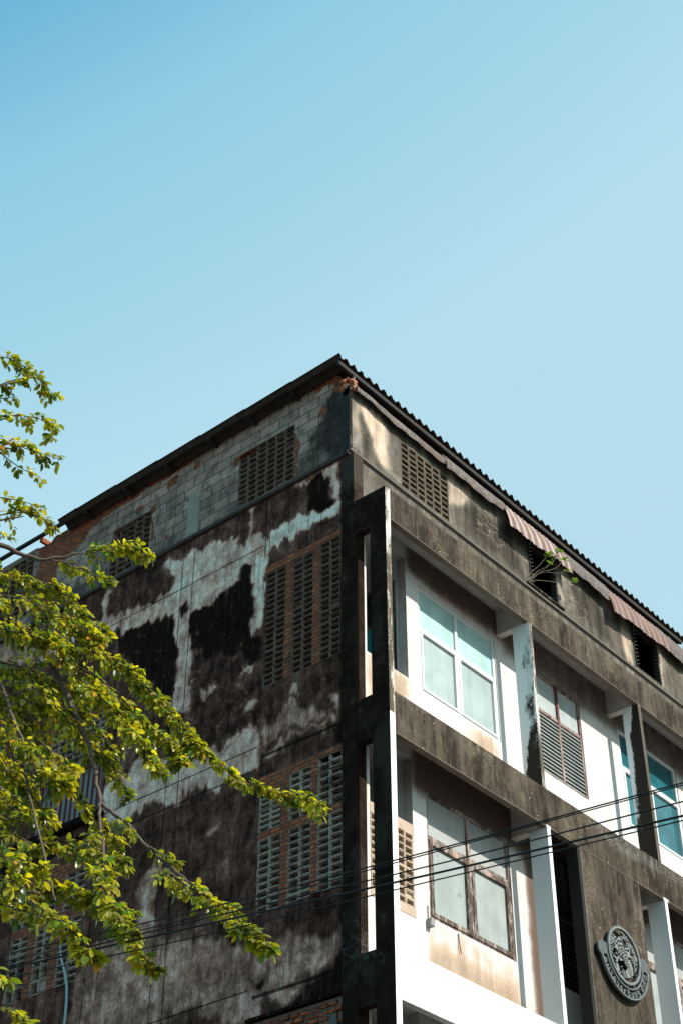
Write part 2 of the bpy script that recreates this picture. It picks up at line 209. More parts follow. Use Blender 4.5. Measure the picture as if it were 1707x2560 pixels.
# ---------------------------------------------------------------- node helpers
class G:
    def __init__(s,name):
        m=bpy.data.materials.new(name); m.use_nodes=True; s.m=m; s.t=m.node_tree; s.t.nodes.clear()
        s.o=s.t.nodes.new('ShaderNodeOutputMaterial'); s.p=s.t.nodes.new('ShaderNodeBsdfPrincipled')
        s.t.links.new(s.p.outputs[0],s.o.inputs[0]); s.tc=s.t.nodes.new('ShaderNodeTexCoord'); s.obj=s.tc.outputs['Object']
        s.p.inputs['Roughness'].default_value=.9; s.p.inputs['Specular IOR Level'].default_value=.04
    def L(s,a,b):
        if hasattr(a,'is_output'): s.t.links.new(a,b)
        else:
            if isinstance(a,(tuple,list)) and len(a)==3 and b.type=='RGBA': a=(*a,1)
            b.default_value=a
    def map(s,sc,loc=(0,0,0),rot=(0,0,0),v=None):
        n=s.t.nodes.new('ShaderNodeMapping'); s.L(v or s.obj,n.inputs[0]); n.inputs[3].default_value=sc; n.inputs[1].default_value=loc; n.inputs[2].default_value=rot; return n.outputs[0]
    def noise(s,scale,det=8,ro=.6,v=None,dist=0,col=False):
        n=s.t.nodes.new('ShaderNodeTexNoise'); s.L(v or s.obj,n.inputs['Vector']); n.inputs['Scale'].default_value=scale
        n.inputs['Detail'].default_value=det; n.inputs['Roughness'].default_value=ro; n.inputs['Distortion'].default_value=dist
        return n.outputs[1 if col else 0]
    def math(s,op,a,b=0.,c=None,clamp=False):
        n=s.t.nodes.new('ShaderNodeMath'); n.operation=op; n.use_clamp=clamp; s.L(a,n.inputs[0]); s.L(b,n.inputs[1])
        if c is not None: s.L(c,n.inputs[2])
        return n.outputs[0]
    def mix(s,f,a,b,bt='MIX'):
        n=s.t.nodes.new('ShaderNodeMix'); n.data_type='RGBA'; n.blend_type=bt; s.L(f,n.inputs[0]); s.L(a,n.inputs[6]); s.L(b,n.inputs[7]); return n.outputs[2]
    def ramp(s,f,st,ease='LINEAR'):
        n=s.t.nodes.new('ShaderNodeValToRGB'); s.L(f,n.inputs[0]); e=n.color_ramp.elements; n.color_ramp.interpolation=ease
        while len(e)<len(st): e.new(.5)
        for k,(p,c) in zip(e,st):
            k.position=p; k.color=(*c,1) if isinstance(c,tuple) else (c,c,c,1)
        return n.outputs[0]
    def rng(s,f,a,b,c=0.,d=1.,smooth=True):
        n=s.t.nodes.new('ShaderNodeMapRange'); n.interpolation_type='SMOOTHSTEP' if smooth else 'LINEAR'
        for k,v in zip(range(5),(f,a,b,c,d)): s.L(v,n.inputs[k])
        return n.outputs[0]
    def attr(s,name,col=False):
        n=s.t.nodes.new('ShaderNodeAttribute'); n.attribute_name=name; return n.outputs[0 if col else 2]
    def sep(s,v=None):
        n=s.t.nodes.new('ShaderNodeSeparateXYZ'); s.L(v or s.obj,n.inputs[0]); return n.outputs
    def comb(s,x,y,z=0.):
        n=s.t.nodes.new('ShaderNodeCombineXYZ'); s.L(x,n.inputs[0]); s.L(y,n.inputs[1]); s.L(z,n.inputs[2]); return n.outputs[0]
    def brick(s,v,c1,c2,mo,bw,rh,ms,off=.5,bias=0.):
        n=s.t.nodes.new('ShaderNodeTexBrick'); s.L(v,n.inputs[0]); s.L(c1,n.inputs[1]); s.L(c2,n.inputs[2]); s.L(mo,n.inputs[3])
        n.inputs['Scale'].default_value=1; n.inputs['Brick Width'].default_value=bw; n.inputs['Row Height'].default_value=rh
        n.inputs['Mortar Size'].default_value=ms; n.inputs['Mortar Smooth'].default_value=.3; n.inputs['Bias'].default_value=bias; n.offset=off
        return n.outputs
    def bump(s,hh,st=.3,dist=.02):
        n=s.t.nodes.new('ShaderNodeBump'); n.inputs['Strength'].default_value=st; n.inputs['Distance'].default_value=dist
        s.L(hh,n.inputs['Height']); s.t.links.new(n.outputs[0],s.p.inputs['Normal'])
    def base(s,c): s.L(c,s.p.inputs['Base Color'])
    def rough(s,r): s.L(r,s.p.inputs['Roughness'])
    def line(s,co,pos,wd,wob=None):
        a=s.math('SUBTRACT',co,pos)
        if wob is not None: a=s.math('ADD',a,wob)
        a=s.math('ABSOLUTE',a); return s.rng(a,wd*.5,wd*1.4,1.,0.)
TONE=[(0.02, (0.0141, 0.006, 0.0039)), (0.2, (0.0298, 0.0133, 0.0091)), (0.34, (0.1057, 0.0493, 0.0351)), (0.46, (0.2132, 0.1074, 0.0769)), (0.56, (0.4009, 0.2138, 0.1586)), (0.66, (0.6969, 0.4185, 0.3229)), (0.78, (0.93, 0.6732, 0.5274)), (0.92, (0.93, 0.8565, 0.7104))]
def scratches(g):
    v=g.map((1,1,2.6),rot=(math.radians(28),0,0))
    n=g.noise(2.3,6,.65,v,.6); a=g.math('ABSOLUTE',g.math('SUBTRACT',n,.5))
    ln=g.rng(a,.002,.010,1.,0.)
    gate=g.rng(g.noise(1.1,3,.5,g.map((1,1,1),(3,5,1))),.53,.62)
    return g.math('MULTIPLY',ln,gate)
# stained left wall render
def mat_wall():
    g=G('stained_render'); t=g.attr('tone'); te=g.attr('teal')
    n1=g.noise(3.2,15,.75); n2=g.noise(9,8,.7,g.map((1,1,.14))); n3=g.noise(28,6,.7)
    x=g.math('ADD',t,g.math('MULTIPLY',g.math('SUBTRACT',n1,.5),.95))
    x=g.math('ADD',x,g.math('ADD',g.math('MULTIPLY',g.math('SUBTRACT',n2,.5),.34),g.math('MULTIPLY',g.math('SUBTRACT',g.noise(1.1,9,.7,g.map((1,1,.7),(6,3,8))),.5),.55)))
    x=g.math('ADD',x,g.math('MULTIPLY',g.math('SUBTRACT',n3,.5),.30))
    edge=g.ramp(x,TONE)
    c=edge
    mo=g.noise(7,10,.75,g.map((1,1,.8),(3,1,7))); c=g.mix(g.rng(mo,.44,.62,0,.62),c,g.mix(1.,c,(.36,.33,.31),'MULTIPLY'))
    dr=g.noise(16,7,.75,g.map((1,1,.06),(2,6,1))); c=g.mix(g.rng(dr,.53,.66,0,.75),c,g.mix(1.,c,(.25,.22,.20),'MULTIPLY')); c=g.mix(g.rng(dr,.44,.32,0,.22),c,(.34,.30,.26))
    tn=g.math('MULTIPLY',te,g.rng(g.noise(2.1,8,.6,g.map((1,1,1),(9,1,4))),.38,.6))
    c=g.mix(g.math('MULTIPLY',tn,.25),c,g.mix(1.,c,(.72,.98,1.06),'MULTIPLY'))
    warm=g.rng(g.noise(1.3,5,.6,g.map((1,1,1),(2,7,4))),.5,.7)
    c=g.mix(g.math('MULTIPLY',warm,.35),c,g.mix(1.,c,(1.15,.97,.82),'MULTIPLY'))
    xyz=g.sep(); Yc,Zc=xyz[1],xyz[2]; wob=g.math('MULTIPLY',g.math('SUBTRACT',g.noise(5,3,.6),.5),.015)
    j=None
    def add(l,lo=None,hi=None,c2=None):
        nonlocal j
        if lo is not None: l=g.math('MULTIPLY',l,g.math('MULTIPLY',g.math('GREATER_THAN',c2,lo),g.math('LESS_THAN',c2,hi)))
        j=l if j is None else g.math('MAXIMUM',j,l)
    for yy in (3.32,3.08,.145,4.62): add(g.line(Yc,yy,.009,wob))
    add(g.line(Yc,1.6,.012,wob),15.2,16.4,Zc)
    for zz in (12.08,11.74,8.77,15.42): add(g.line(Zc,zz,.010,wob),1.62,9,Yc)
    add(g.line(Zc,11.9,.022,wob),.15,1.55,Yc); add(g.line(Zc,8.66,.022,wob),.15,1.55,Yc)
    c=g.mix(g.math('MULTIPLY',j,.85),c,(.008,.007,.006))
    g.base(c); g.rough(.88)
    g.bump(g.math('ADD',g.math('MULTIPLY',x,.7),g.math('SUBTRACT',g.math('MULTIPLY',n3,.25),g.math('MULTIPLY',j,.8))),.55,.02)
    return g.m
def brick_col(g,v):
    b=g.brick(v,(.50,.135,.05),(.27,.07,.035),(.10,.075,.06),.165,.062,.011)
    n=g.noise(14,6,.7); c=g.mix(g.rng(n,.45,.75),b[0],(.12,.07,.05))
    c=g.mix(g.math('MULTIPLY',g.rng(g.noise(3.5,9,.72,g.map((1,1,1),(4,4,4))),.48,.68),.7),c,(.06,.04,.03)); c=g.mix(g.rng(g.noise(22,4,.7,g.map((1,1,1),(9,4,4))),.6,.75,0,.6),c,(.16,.12,.09))
    return c,b[1],n
def mat_attic():
    g=G('attic_blockwork'); xyz=g.sep(); wob=g.noise(3,3,.6,col=True)
    vv=g.comb(g.math('ADD',xyz[1],xyz[0]),xyz[2]); 
    b=g.brick(vv,(.56,.39,.30),(.37,.26,.205),(.10,.082,.068),.40,.195,.008)
    n=g.noise(5,10,.7); n3=g.noise(30,6,.7)
    c=g.mix(g.rng(n,.42,.75),b[0],(.085,.08,.075))
    c=g.mix(g.math('MULTIPLY',g.rng(n3,.45,.8),.5),c,(.05,.047,.044))
    gr=g.math('ADD',g.attr('grime'),g.math('MULTIPLY',g.math('SUBTRACT',g.noise(4,10,.7,g.map((1,1,.3))),.5),.8))
    c=g.mix(g.rng(gr,.1,.75,0,.93),c,(.022,.02,.018))
    bc,bf,bn=brick_col(g,vv)
    bk=g.rng(g.math('ADD',g.attr('brick'),g.math('MULTIPLY',g.math('SUBTRACT',g.noise(9,6,.7),.5),.45)),.46,.54)
    c=g.mix(bk,c,bc); g.base(c)
    hh=g.mix(bk,g.math('SUBTRACT',g.math('MULTIPLY',n3,.2),b[1]),g.math('SUBTRACT',g.math('MULTIPLY',bn,.9),bf)); g.bump(hh,.9,.02); return g.m
def mat_brick():
    g=G('old_brick'); xyz=g.sep(); c,f,n=brick_col(g,g.comb(g.math('ADD',xyz[1],xyz[0]),xyz[2])); g.base(c)
    g.bump(g.math('SUBTRACT',g.math('MULTIPLY',n,.5),f),.8,.02); return g.m
def mat_vent(name,col,dark,amt):
    g=G(name); xyz=g.sep(); n=g.noise(7,10,.7); n2=g.noise(40,4,.7); l=g.noise(1.2,6,.6,g.map((1,1,1),(7,3,2)))
    b=g.brick(g.comb(g.math('ADD',xyz[1],xyz[0]),xyz[2]),col,tuple(c*.8 for c in col),dark,.39,.195,.007,0.)
    c=g.mix(g.rng(g.math('ADD',n,g.math('MULTIPLY',g.math('SUBTRACT',l,.5),.8)),.62-amt,.9-amt),b[0],dark)
    c=g.mix(g.rng(n2,.62,.8,0,.4),c,(.3,.3,.29)); g.base(c); g.bump(g.math('SUBTRACT',n2,b[1]),.5,.012); return g.m
# weathered fascia concrete
def mat_fascia(name,c0,c1,spk,lich,warmth=(.40,.32,.22)):
    g=G(name); st=g.noise(7,8,.7,g.map((1,1,.10))); n=g.noise(2.2,10,.65); f=g.noise(38,8,.8); sp=g.noise(60,3,.7)
    x=g.math('ADD',g.math('MULTIPLY',st,.5),g.math('ADD',g.math('MULTIPLY',n,.35),g.math('MULTIPLY',f,.3)))
    c=g.ramp(x,[(.46,c0),(.57,tuple((a+b)/2 for a,b in zip(c0,c1))),(.70,c1)])
    lg=g.math('MULTIPLY',g.rng(g.noise(1.6,6,.6,g.map((1,1,.6),(5,2,3))),.46,.68),g.rng(f,.5,.68))
    c=g.mix(g.math('MULTIPLY',lg,lich),c,warmth)
    s1=g.rng(sp,.70,.74,0,.8*spk); c=g.mix(s1,c,(.45,.38,.27))
    mb=g.noise(1.9,10,.75,g.map((1,1,.45),(2,8,6))); c=g.mix(g.rng(mb,.50,.62,0,.8),c,(.017,.014,.011)); c=g.mix(g.rng(mb,.43,.33,0,.5),c,(.19,.155,.115))
    v=g.t.nodes.new('ShaderNodeTexVoronoi'); v.inputs['Scale'].default_value=5.5; g.L(g.obj,v.inputs['Vector'])
    c=g.mix(g.rng(v.outputs['Distance'],.05,.035,1,0) if False else g.rng(v.outputs['Distance'],.035,.05,.9*spk,0.),c,(.6,.58,.54))
    s2=g.noise(15,6,.75,g.map((1,1,.07),(3,3,3))); c=g.mix(g.rng(s2,.54,.68,0,.75),c,(.022,.018,.014)); c=g.mix(g.rng(s2,.42,.30,0,.55),c,(.22,.175,.125))
    a=g.attr('tone'); c=g.mix(g.rng(g.math('ADD',a,g.math('MULTIPLY',g.math('SUBTRACT',f,.5),1.)),.3,.8,0,.85),c,(.34,.36,.34))
    g.base(c); g.bump(g.math('ADD',f,g.math('MULTIPLY',sp,.4)),.45,.015); return g.m
def mat_atticwall():
    g=G('attic_render'); t=g.attr('tone'); n1=g.noise(3.5,10,.68); st=g.noise(6,8,.7,g.map((1,1,.12))); f=g.noise(30,6,.75)
    x=g.math('ADD',t,g.math('MULTIPLY',g.math('SUBTRACT',n1,.5),.42)); x=g.math('ADD',x,g.math('MULTIPLY',g.math('SUBTRACT',st,.5),.75))
    x=g.math('ADD',x,g.math('MULTIPLY',g.math('SUBTRACT',f,.5),.16))
    c=g.ramp(x,[(.1,(.024,.021,.017)),(.38,(.085,.075,.06)),(.56,(.17,.155,.13)),(.78,(.47,.36,.27)),(.95,(.62,.52,.43))])
    sc=scratches(g); c=g.mix(g.math('MULTIPLY',sc,.6),c,(.5,.42,.33))
    g.base(c); g.bump(g.math('ADD',f,n1),.4,.015); return g.m
def mat_white(name,dirtcol=(.44,.335,.25),white=(.56,.54,.52)):
    g=G(name); d=g.attr('dirt'); t=g.attr('black'); n=g.noise(4,10,.68); st=g.noise(7,8,.7,g.map((1,1,.13))); f=g.noise(34,6,.75)
    x=g.math('ADD',d,g.math('ADD',g.math('MULTIPLY',g.math('SUBTRACT',n,.5),.7),g.math('MULTIPLY',g.math('SUBTRACT',st,.5),.95)))
    c=g.mix(g.rng(x,.30,.72),white,dirtcol)
    c=g.mix(g.rng(g.math('ADD',g.math('MULTIPLY',f,.5),g.math('MULTIPLY',x,.6)),.62,.9,0,.6),c,(.20,.15,.11))
    y=g.math('ADD',t,g.math('ADD',g.math('MULTIPLY',g.math('SUBTRACT',g.noise(9,8,.75,g.map((1,1,.35))),.5),1.1),g.math('MULTIPLY',g.math('SUBTRACT',f,.5),.5)))
    so_=g.math('ADD',g.attr('dirt_and_shade'),g.math('MULTIPLY',g.math('SUBTRACT',n,.5),.6)); c=g.mix(g.rng(so_,.2,1.0),c,(.125,.088,.070))  # brown dirt and soffit shade, both mixed into the wall colour
    c=g.mix(g.rng(y,.40,.62),c,(.03,.026,.022)); g.base(c); g.rough(.8); g.bump(g.math('ADD',f,n),.25,.01); return g.m
def mat_plain(name,col,var=.25,scale=6,rough=.8,metal=0,bump=.2,spec=.3):
    g=G(name); n=g.noise(scale,8,.65); f=g.noise(scale*6,5,.7)
    c=g.mix(g.rng(n,.3,.75),col,tuple(a*(1-var) for a in col)); c=g.mix(g.rng(f,.55,.8,0,var),c,tuple(a*.5 for a in col))
    g.base(c); g.rough(rough); g.p.inputs['Metallic'].default_value=metal; g.p.inputs['Specular IOR Level'].default_value=spec; g.bump(f,bump,.008); return g.m
def mat_blackpaint():
    g=G('blackened_render'); n=g.noise(3,10,.7); f=g.noise(25,6,.75)
    c=g.ramp(g.math('ADD',n,g.math('MULTIPLY',g.math('SUBTRACT',f,.5),.3)),[(.45,(.014,.0085,.0058)),(.62,(.027,.0165,.0115)),(.70,(.065,.048,.038)),(.82,(.24,.22,.20))])
    sc=scratches(g); z=g.sep()[2]; l=g.noise(1.7,8,.7,g.map((1,1,.6),(8,2,5))); c=g.mix(g.rng(l,.50,.62,0,.8),c,(.040,.032,.026)); c=g.mix(g.rng(g.math('ADD',g.math('MULTIPLY',z,.5),g.math('MULTIPLY',g.math('SUBTRACT',n,.5),1.5)),7.62,8.0,0,.9),c,(.055,.043,.034)); c=g.mix(g.math('MULTIPLY',g.math('MULTIPLY',sc,.5),g.rng(z,10.5,8.8)),c,(.15,.19,.19)); c=g.mix(g.rng(g.noise(3.3,6,.7,g.map((1,1,.6),(1,9,2))),.66,.72,0,.8),c,(.16,.155,.145))
    g.base(c); g.bump(g.math('ADD',f,n),.35,.015); return g.m
def mat_peel(name,base,peel,lo,hi,scale=5,stretch=(1,1,.15)):
    g=G(name); n=g.noise(scale,10,.75,g.map(stretch)); f=g.noise(45,5,.7)
    c=g.mix(g.rng(g.math('ADD',n,g.math('MULTIPLY',g.math('SUBTRACT',f,.5),.25)),lo,hi),base,peel); g.base(c); g.rough(.7); g.bump(n,.3,.01); return g.m
def mat_pane(name,col,rough=.12,spots=0.,col2=None,spec=.5):
    g=G(name); n=g.noise(2.5,5,.5); c=g.mix(g.rng(n,.35,.7),col,col2 or tuple(a*.80 for a in col))
    fo=g.noise(4,3,.6,g.map((1,1,.03),(1,4,2))); c=g.mix(g.rng(fo,.48,.56,0,.35),c,tuple(a*.72 for a in col)); gr=g.noise(5,8,.75,g.map((1,1,.2),(4,4,1))); c=g.mix(g.rng(gr,.55,.8,0,.5),c,tuple(a*.5 for a in col))
    if spots: 
        s=g.rng(g.noise(16,4,.7,g.map((1,1,.35))),.62,.70,0,spots); c=g.mix(s,c,(.10,.12,.11))
    g.base(c); g.rough(rough); g.p.inputs['Specular IOR Level'].default_value=spec; return g.m
def mat_rust(name,stripes):
    g=G(name); x=g.sep()[0]; n=g.noise(3,8,.7,g.map((1,1,.35))); f=g.noise(25,6,.7)
    s=g.math('SINE',g.math('MULTIPLY',g.math('ADD',x,g.math('MULTIPLY',n,.14)),2*math.pi/.21)); s=g.math('ADD',g.math('MULTIPLY',s,.5),.5)
    v=g.math('ADD',g.math('MULTIPLY',s,stripes),g.math('MULTIPLY',g.math('SUBTRACT',n,.5),.9))
    c=g.ramp(v,[(.1,(.15,.10,.088)),(.4,(.24,.165,.145)),(.65,(.34,.27,.25)),(.95,(.52,.48,.455))])
    c=g.mix(g.rng(f,.55,.8,0,.5),c,(.14,.07,.055)); g.base(c); g.rough(.7); g.bump(f,.2,.01); return g.m
def mat_wood():
    g=G('peeling_wood_paint'); n=g.noise(4,8,.7,g.map((1,1,.3))); f=g.noise(30,8,.8,g.map((1,1,.25)))
    c=g.ramp(g.math('ADD',n,g.math('MULTIPLY',g.math('SUBTRACT',f,.5),.9)),[(.28,(.03,.02,.017)),(.42,(.085,.06,.05)),(.52,(.17,.14,.12)),(.60,(.42,.38,.35)),(.67,(.40,.15,.06))])
    g.base(c); g.rough(.75); g.bump(f,.5,.01); return g.m
def mat_leaf():
    g=G('leaf'); c=g.attr('lc',True); n=g.noise(30,3,.6); c=g.mix(g.rng(n,.4,.7,0,.3),c,g.mix(1.,c,(.6,.75,.5),'MULTIPLY')); g.base(c); g.rough(.30); g.p.inputs['Specular IOR Level'].default_value=.55
    tr=g.t.nodes.new('ShaderNodeBsdfTranslucent'); g.L(g.mix(1.,c,(1.9,1.75,.35),'MULTIPLY'),tr.inputs[0]); ms=g.t.nodes.new('ShaderNodeMixShader'); ms.inputs[0].default_value=.5
    g.t.links.new(g.p.outputs[0],ms.inputs[1]); g.t.links.new(tr.outputs[0],ms.inputs[2]); g.t.links.new(ms.outputs[0],g.o.inputs[0]); return g.m
MW=mat_wall(); MA=mat_attic(); MB_=mat_brick(); MBK=mat_blackpaint(); MT=mat_atticwall()
MV=mat_vent('grey_vent_block',(.37,.30,.24),(.03,.026,.024),.12); MVD=mat_vent('sooty_vent_block',(.17,.12,.09),(.045,.031,.022),.08)
MVT=mat_vent('tan_vent_block',(.44,.345,.265),(.36,.27,.20),-.05)
MF=mat_fascia('weathered_fascia',(.020,.0165,.013),(.118,.096,.074),1.1,1.0)
MR=mat_white('facade_plaster'); MFW=mat_white('white_band_paint',(.5,.42,.35),(.70,.70,.69)); MFIN=mat_white('fin_paint',(.50,.56,.56),(.62,.68,.69))
MFIN3=mat_white('clean_fin_paint',(.33,.31,.28),(.53,.56,.56)); MSOF=mat_plain('soffit_paint',(.50,.47,.45),.25,3); MBEAM=mat_plain('beam_shade_paint',(.22,.175,.15),.4,3)
MALU=mat_plain('white_window_frame',(.60,.62,.62),.05,5,.4); MFRB=mat_plain('blue_window_frame',(.40,.56,.60),.1,5,.5)
MRED=mat_peel('red_wood_frame',(.12,.055,.048),(.30,.24,.21),.45,.58); MWOOD=mat_wood()
MPT=mat_pane('teal_film_pane',(.40,.60,.575),.22); MPL=mat_pane('frosted_pane',(.37,.45,.44),.2,.2); MPG=mat_pane('greyed_pane',(.40,.45,.45),.2)
MPD=mat_pane('clear_dark_pane',(.012,.085,.10),.04,0,(.02,.13,.16),.8); MPF=mat_pane('dirty_frosted_pane',(.33,.37,.355),.35,.75); MPW=mat_pane('pale_pane',(.40,.41,.40),.25,.3)
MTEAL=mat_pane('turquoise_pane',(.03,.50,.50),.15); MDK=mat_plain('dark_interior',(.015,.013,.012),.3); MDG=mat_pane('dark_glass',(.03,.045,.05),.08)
MSL=mat_pane('louvre_glass',(.30,.33,.32),.18); MSLD=mat_plain('dark_slat',(.05,.042,.038),.3,8)
MROOF=mat_plain('old_corrugated_sheet',(.055,.038,.029),.55,4,.9,0,.5); MPUR=mat_plain('purlin_wood',(.03,.026,.024),.4)
MAW=mat_rust('striped_rusty_sheet',.85); MAW2=mat_rust('pale_rusty_sheet',.55); MFL=mat_plain('faded_flashing',(.20,.15,.135),.6,9,.8)
MEM=mat_plain('grey_cast_metal',(.095,.102,.10),.35,9,.5,.25,.4,.5); MEMD=mat_plain('shadow_plate_and_stud',(.035,.035,.033),.3)
MBARK=mat_plain('bark',(.12,.088,.068),.5,12,.85,0,.5); MLEAF=mat_leaf(); MCAB=mat_plain('black_cable',(.006,.006,.006),.2,5,.5); MHOSE=mat_plain('pale_blue_hose',(.30,.42,.45),.1)
MGR=mat_plain('asphalt',(.055,.053,.05),.3,3,.9,0,.4); MPAV=mat_plain('paving_concrete',(.12,.115,.105),.25,3,.9); MPST=mat_plain('shrub_green',(.10,.16,.035),.4,20,.5)
MPILL=MF
# ---------------------------------------------------------------- object helpers
def tag(o,label=None,cat=None,group=None,kind=None):
    if label:o['label']=label
    if cat:o['category']=cat
    if group:o['group']=group
    if kind:o['kind']=kind
    return o
def empty(name,loc=(0,0,0)):
    o=bpy.data.objects.new(name,None); S.collection.objects.link(o); o.location=loc; return o
class MB:
    def __init__(s): s.v=[];s.f=[];s.mi=[]
    def add(s,vs,fs,mi=0):
        n=len(s.v); s.v+= [tuple(p) for p in vs]; s.f+=[tuple(i+n for i in f) for f in fs]; s.mi+=[mi]*len(fs); return s
    def box(s,x0,x1,y0,y1,z0,z1,mi=0):
        return s.add([(x,y,z) for x in(x0,x1) for y in(y0,y1) for z in(z0,z1)],[(0,1,3,2),(4,6,7,5),(0,4,5,1),(2,3,7,6),(0,2,6,4),(1,5,7,3)],mi)
    def tube(s,pts,rs,n=6,cap=True,mi=0):
        pts=[Vector(p) for p in pts]; vs=[]; m=len(pts)
        if not hasattr(rs,'__len__'): rs=[rs]*m
        up=Vector((.31,.12,.94))
        for i,p in enumerate(pts):
            d=(pts[min(i+1,m-1)]-pts[max(i-1,0)]).normalized(); a=d.cross(up)
            if a.length<.1: a=d.cross(Vector((1,0,0)))
            a.normalize(); b=d.cross(a)
            for k in range(n):
                t=2*math.pi*k/n; vs.append(p+(a*math.cos(t)+b*math.sin(t))*rs[i])
        fs=[(i*n+k,i*n+(k+1)%n,(i+1)*n+(k+1)%n,(i+1)*n+k) for i in range(m-1) for k in range(n)]
        if cap: fs+=[tuple(range(n-1,-1,-1)),tuple(range((m-1)*n,m*n))]
        return s.add(vs,fs,mi)
    def build(s,name,mats,parent=None,loc=None,smooth=False,bevel=0):
        me=bpy.data.meshes.new(name); off=Vector(loc) if loc else Vector((0,0,0))
        me.from_pydata([tuple(Vector(p)-off) for p in s.v],[],s.f)
        for m in (mats if isinstance(mats,(list,tuple)) else [mats]): me.materials.append(m)
        me.polygons.foreach_set('material_index',s.mi); me.polygons.foreach_set('use_smooth',[smooth]*len(s.f)); me.update()
        o=bpy.data.objects.new(name,me); S.collection.objects.link(o); o.location=off
        if parent is not None:
            o.parent=parent
        if bevel:
            b=o.modifiers.new('bevel','BEVEL'); b.width=bevel; b.segments=1; b.limit_method='ANGLE'
        return o
_N=rng.random((64,64))
def vnoise(x,y):
    xi=np.floor(x).astype(int); yi=np.floor(y).astype(int); fx=x-xi; fy=y-yi; fx=fx*fx*(3-2*fx); fy=fy*fy*(3-2*fy)
    g=lambda a,b:_N[a%64,b%64]
    return (g(xi,yi)*(1-fx)*(1-fy)+g(xi+1,yi)*fx*(1-fy)+g(xi,yi+1)*(1-fx)*fy+g(xi+1,yi+1)*fx*fy)-.5
def fbm(x,y,o=4):
    return sum(vnoise(x*2**k+k*7.3,y*2**k+k*3.1)*.58**k for k in range(o))
def rast(polys,default,u0,u1,z0,z1,res=.03,warp=None):
    nu=int((u1-u0)/res)+2; nz=int((z1-z0)/res)+2; A=np.full((nz,nu),default,float)
    us=u0+np.arange(nu)*res; zs=z0+np.arange(nz)*res; UU,ZZ=np.meshgrid(us,zs)
    for v,b,P in polys:
        P=np.array(P); pad=.3
        i0=max(0,int((P[:,0].min()-pad-u0)/res)); i1=min(nu,int((P[:,0].max()+pad-u0)/res)+1); k0=max(0,int((P[:,1].min()-pad-z0)/res)); k1=min(nz,int((P[:,1].max()+pad-z0)/res)+1)
        if i1<=i0 or k1<=k0: continue
        X=UU[k0:k1,i0:i1]; Z=ZZ[k0:k1,i0:i1]; ins=np.zeros(X.shape,bool); n=len(P)
        for i in range(n):
            x1,y1=P[i]; x2,y2=P[(i+1)%n]
            if y1==y2: continue
            c=((y1>Z)!=(y2>Z))&(X<(x2-x1)*(Z-y1)/(y2-y1)+x1); ins^=c
        m=ins.astype(float)
        for _ in range(max(1,int(round(b*1.3)))):
            q=np.pad(m,1,mode='edge'); m=(q[:-2,1:-1]+q[2:,1:-1]+q[1:-1,:-2]+q[1:-1,2:]+2*q[1:-1,1:-1])/6
        A[k0:k1,i0:i1]=A[k0:k1,i0:i1]*(1-m)+v*m
    def samp(u,z):
        if warp:
            wu,wz=warp; du=fbm(u*3,z*3)*wu*2; dz=fbm(u*3+31,z*3+17)*wz*1.6+fbm(u*9+5,z*.8,3)*wz*1.6; u=u+du; z=z+dz
        a=np.clip((u-u0)/res,0,nu-1.001); c=np.clip((z-z0)/res,0,nz-1.001); i=a.astype(int); k=c.astype(int); fa=a-i; fc=c-k
        return A[k,i]*(1-fa)*(1-fc)+A[k,i+1]*fa*(1-fc)+A[k+1,i]*(1-fa)*fc+A[k+1,i+1]*fa*fc
    return samp
def sheet(name,axis,const,u0,u1,z0,z1,mat,parent,holes=(),attrs=None,step=.06,depth=.12,top=None,jit=0.):
    """wall face with openings; axis 'x' = plane x=const (faces -x), axis 'y' = plane y=const (faces -y); reveals run inward by depth."""
    us=set(np.round(np.linspace(u0,u1,max(2,int((u1-u0)/step)+1)),4)); zs=set(np.round(np.linspace(z0,z1,max(2,int((z1-z0)/step)+1)),4))
    for h in holes: us|={h[0],h[1]}; zs|={h[2],h[3]}
    def cl(a,keep):
        a=sorted(a); o=[]
        for x in a:
            if o and x-o[-1]<.012:
                if x in keep: o[-1]=x
                continue
            o.append(x)
        return o
    us=cl(us,{q for h in holes for q in h[:2]}|{u1}); zs=cl(zs,{q for h in holes for q in h[2:]}|{z1}); nu=len(us); nz=len(zs)
    U,Z=np.meshgrid(us,zs); U=U.ravel(); Z=Z.ravel(); Zo=Z.copy()
    if top is not None:
        tz=np.interp(U,[t[0] for t in top],[t[1] for t in top]); Z=z0+(Z-z0)*(tz-z0)/(z1-z0) if False else np.where(Z>z1-.5,(z1-.5)+(Z-(z1-.5))*(tz-(z1-.5))/.5,Z)
    mk=(lambda u,z,d: (const+d,u,z)) if axis=='x' else (lambda u,z,d:(u,const+d,z))
    V=[mk(u,z,0) for u,z in zip(U,Z)]; F=[]
    for k in range(nz-1):
        for i in range(nu-1):
            cu=(us[i]+us[i+1])/2; cz=(zs[k]+zs[k+1])/2
            if any(h[0]<cu<h[1] and h[2]<cz<h[3] for h in holes): continue
            a=k*nu+i; F.append((a,a+nu,a+nu+1,a+1) if axis=='x' else (a,a+1,a+nu+1,a+nu))
    b=MB(); b.add(V,F)
    UV=list(zip(U,Zo))
    for h in list(holes)+[(u0,u1,z0,z1)]:
        q=[(h[0],h[2]),(h[1],h[2]),(h[1],h[3]),(h[0],h[3])]
        if h==(u0,u1,z0,z1) and top is not None: continue
        vs=[mk(a,c,0) for a,c in q]+[mk(a,c,depth) for a,c in q]; b.add(vs,[(i,(i+1)%4,4+(i+1)%4,4+i) for i in range(4)]); UV+=q+q
    o=b.build(name,mat,parent)
    if attrs:
        uu=np.array([p[0] for p in UV]); zz=np.array([p[1] for p in UV])
        for n,fn in attrs.items():
            at=o.data.attributes.new(n,'FLOAT','POINT'); at.data.foreach_set('value',np.asarray(fn(uu,zz),dtype=np.float32))
    return o
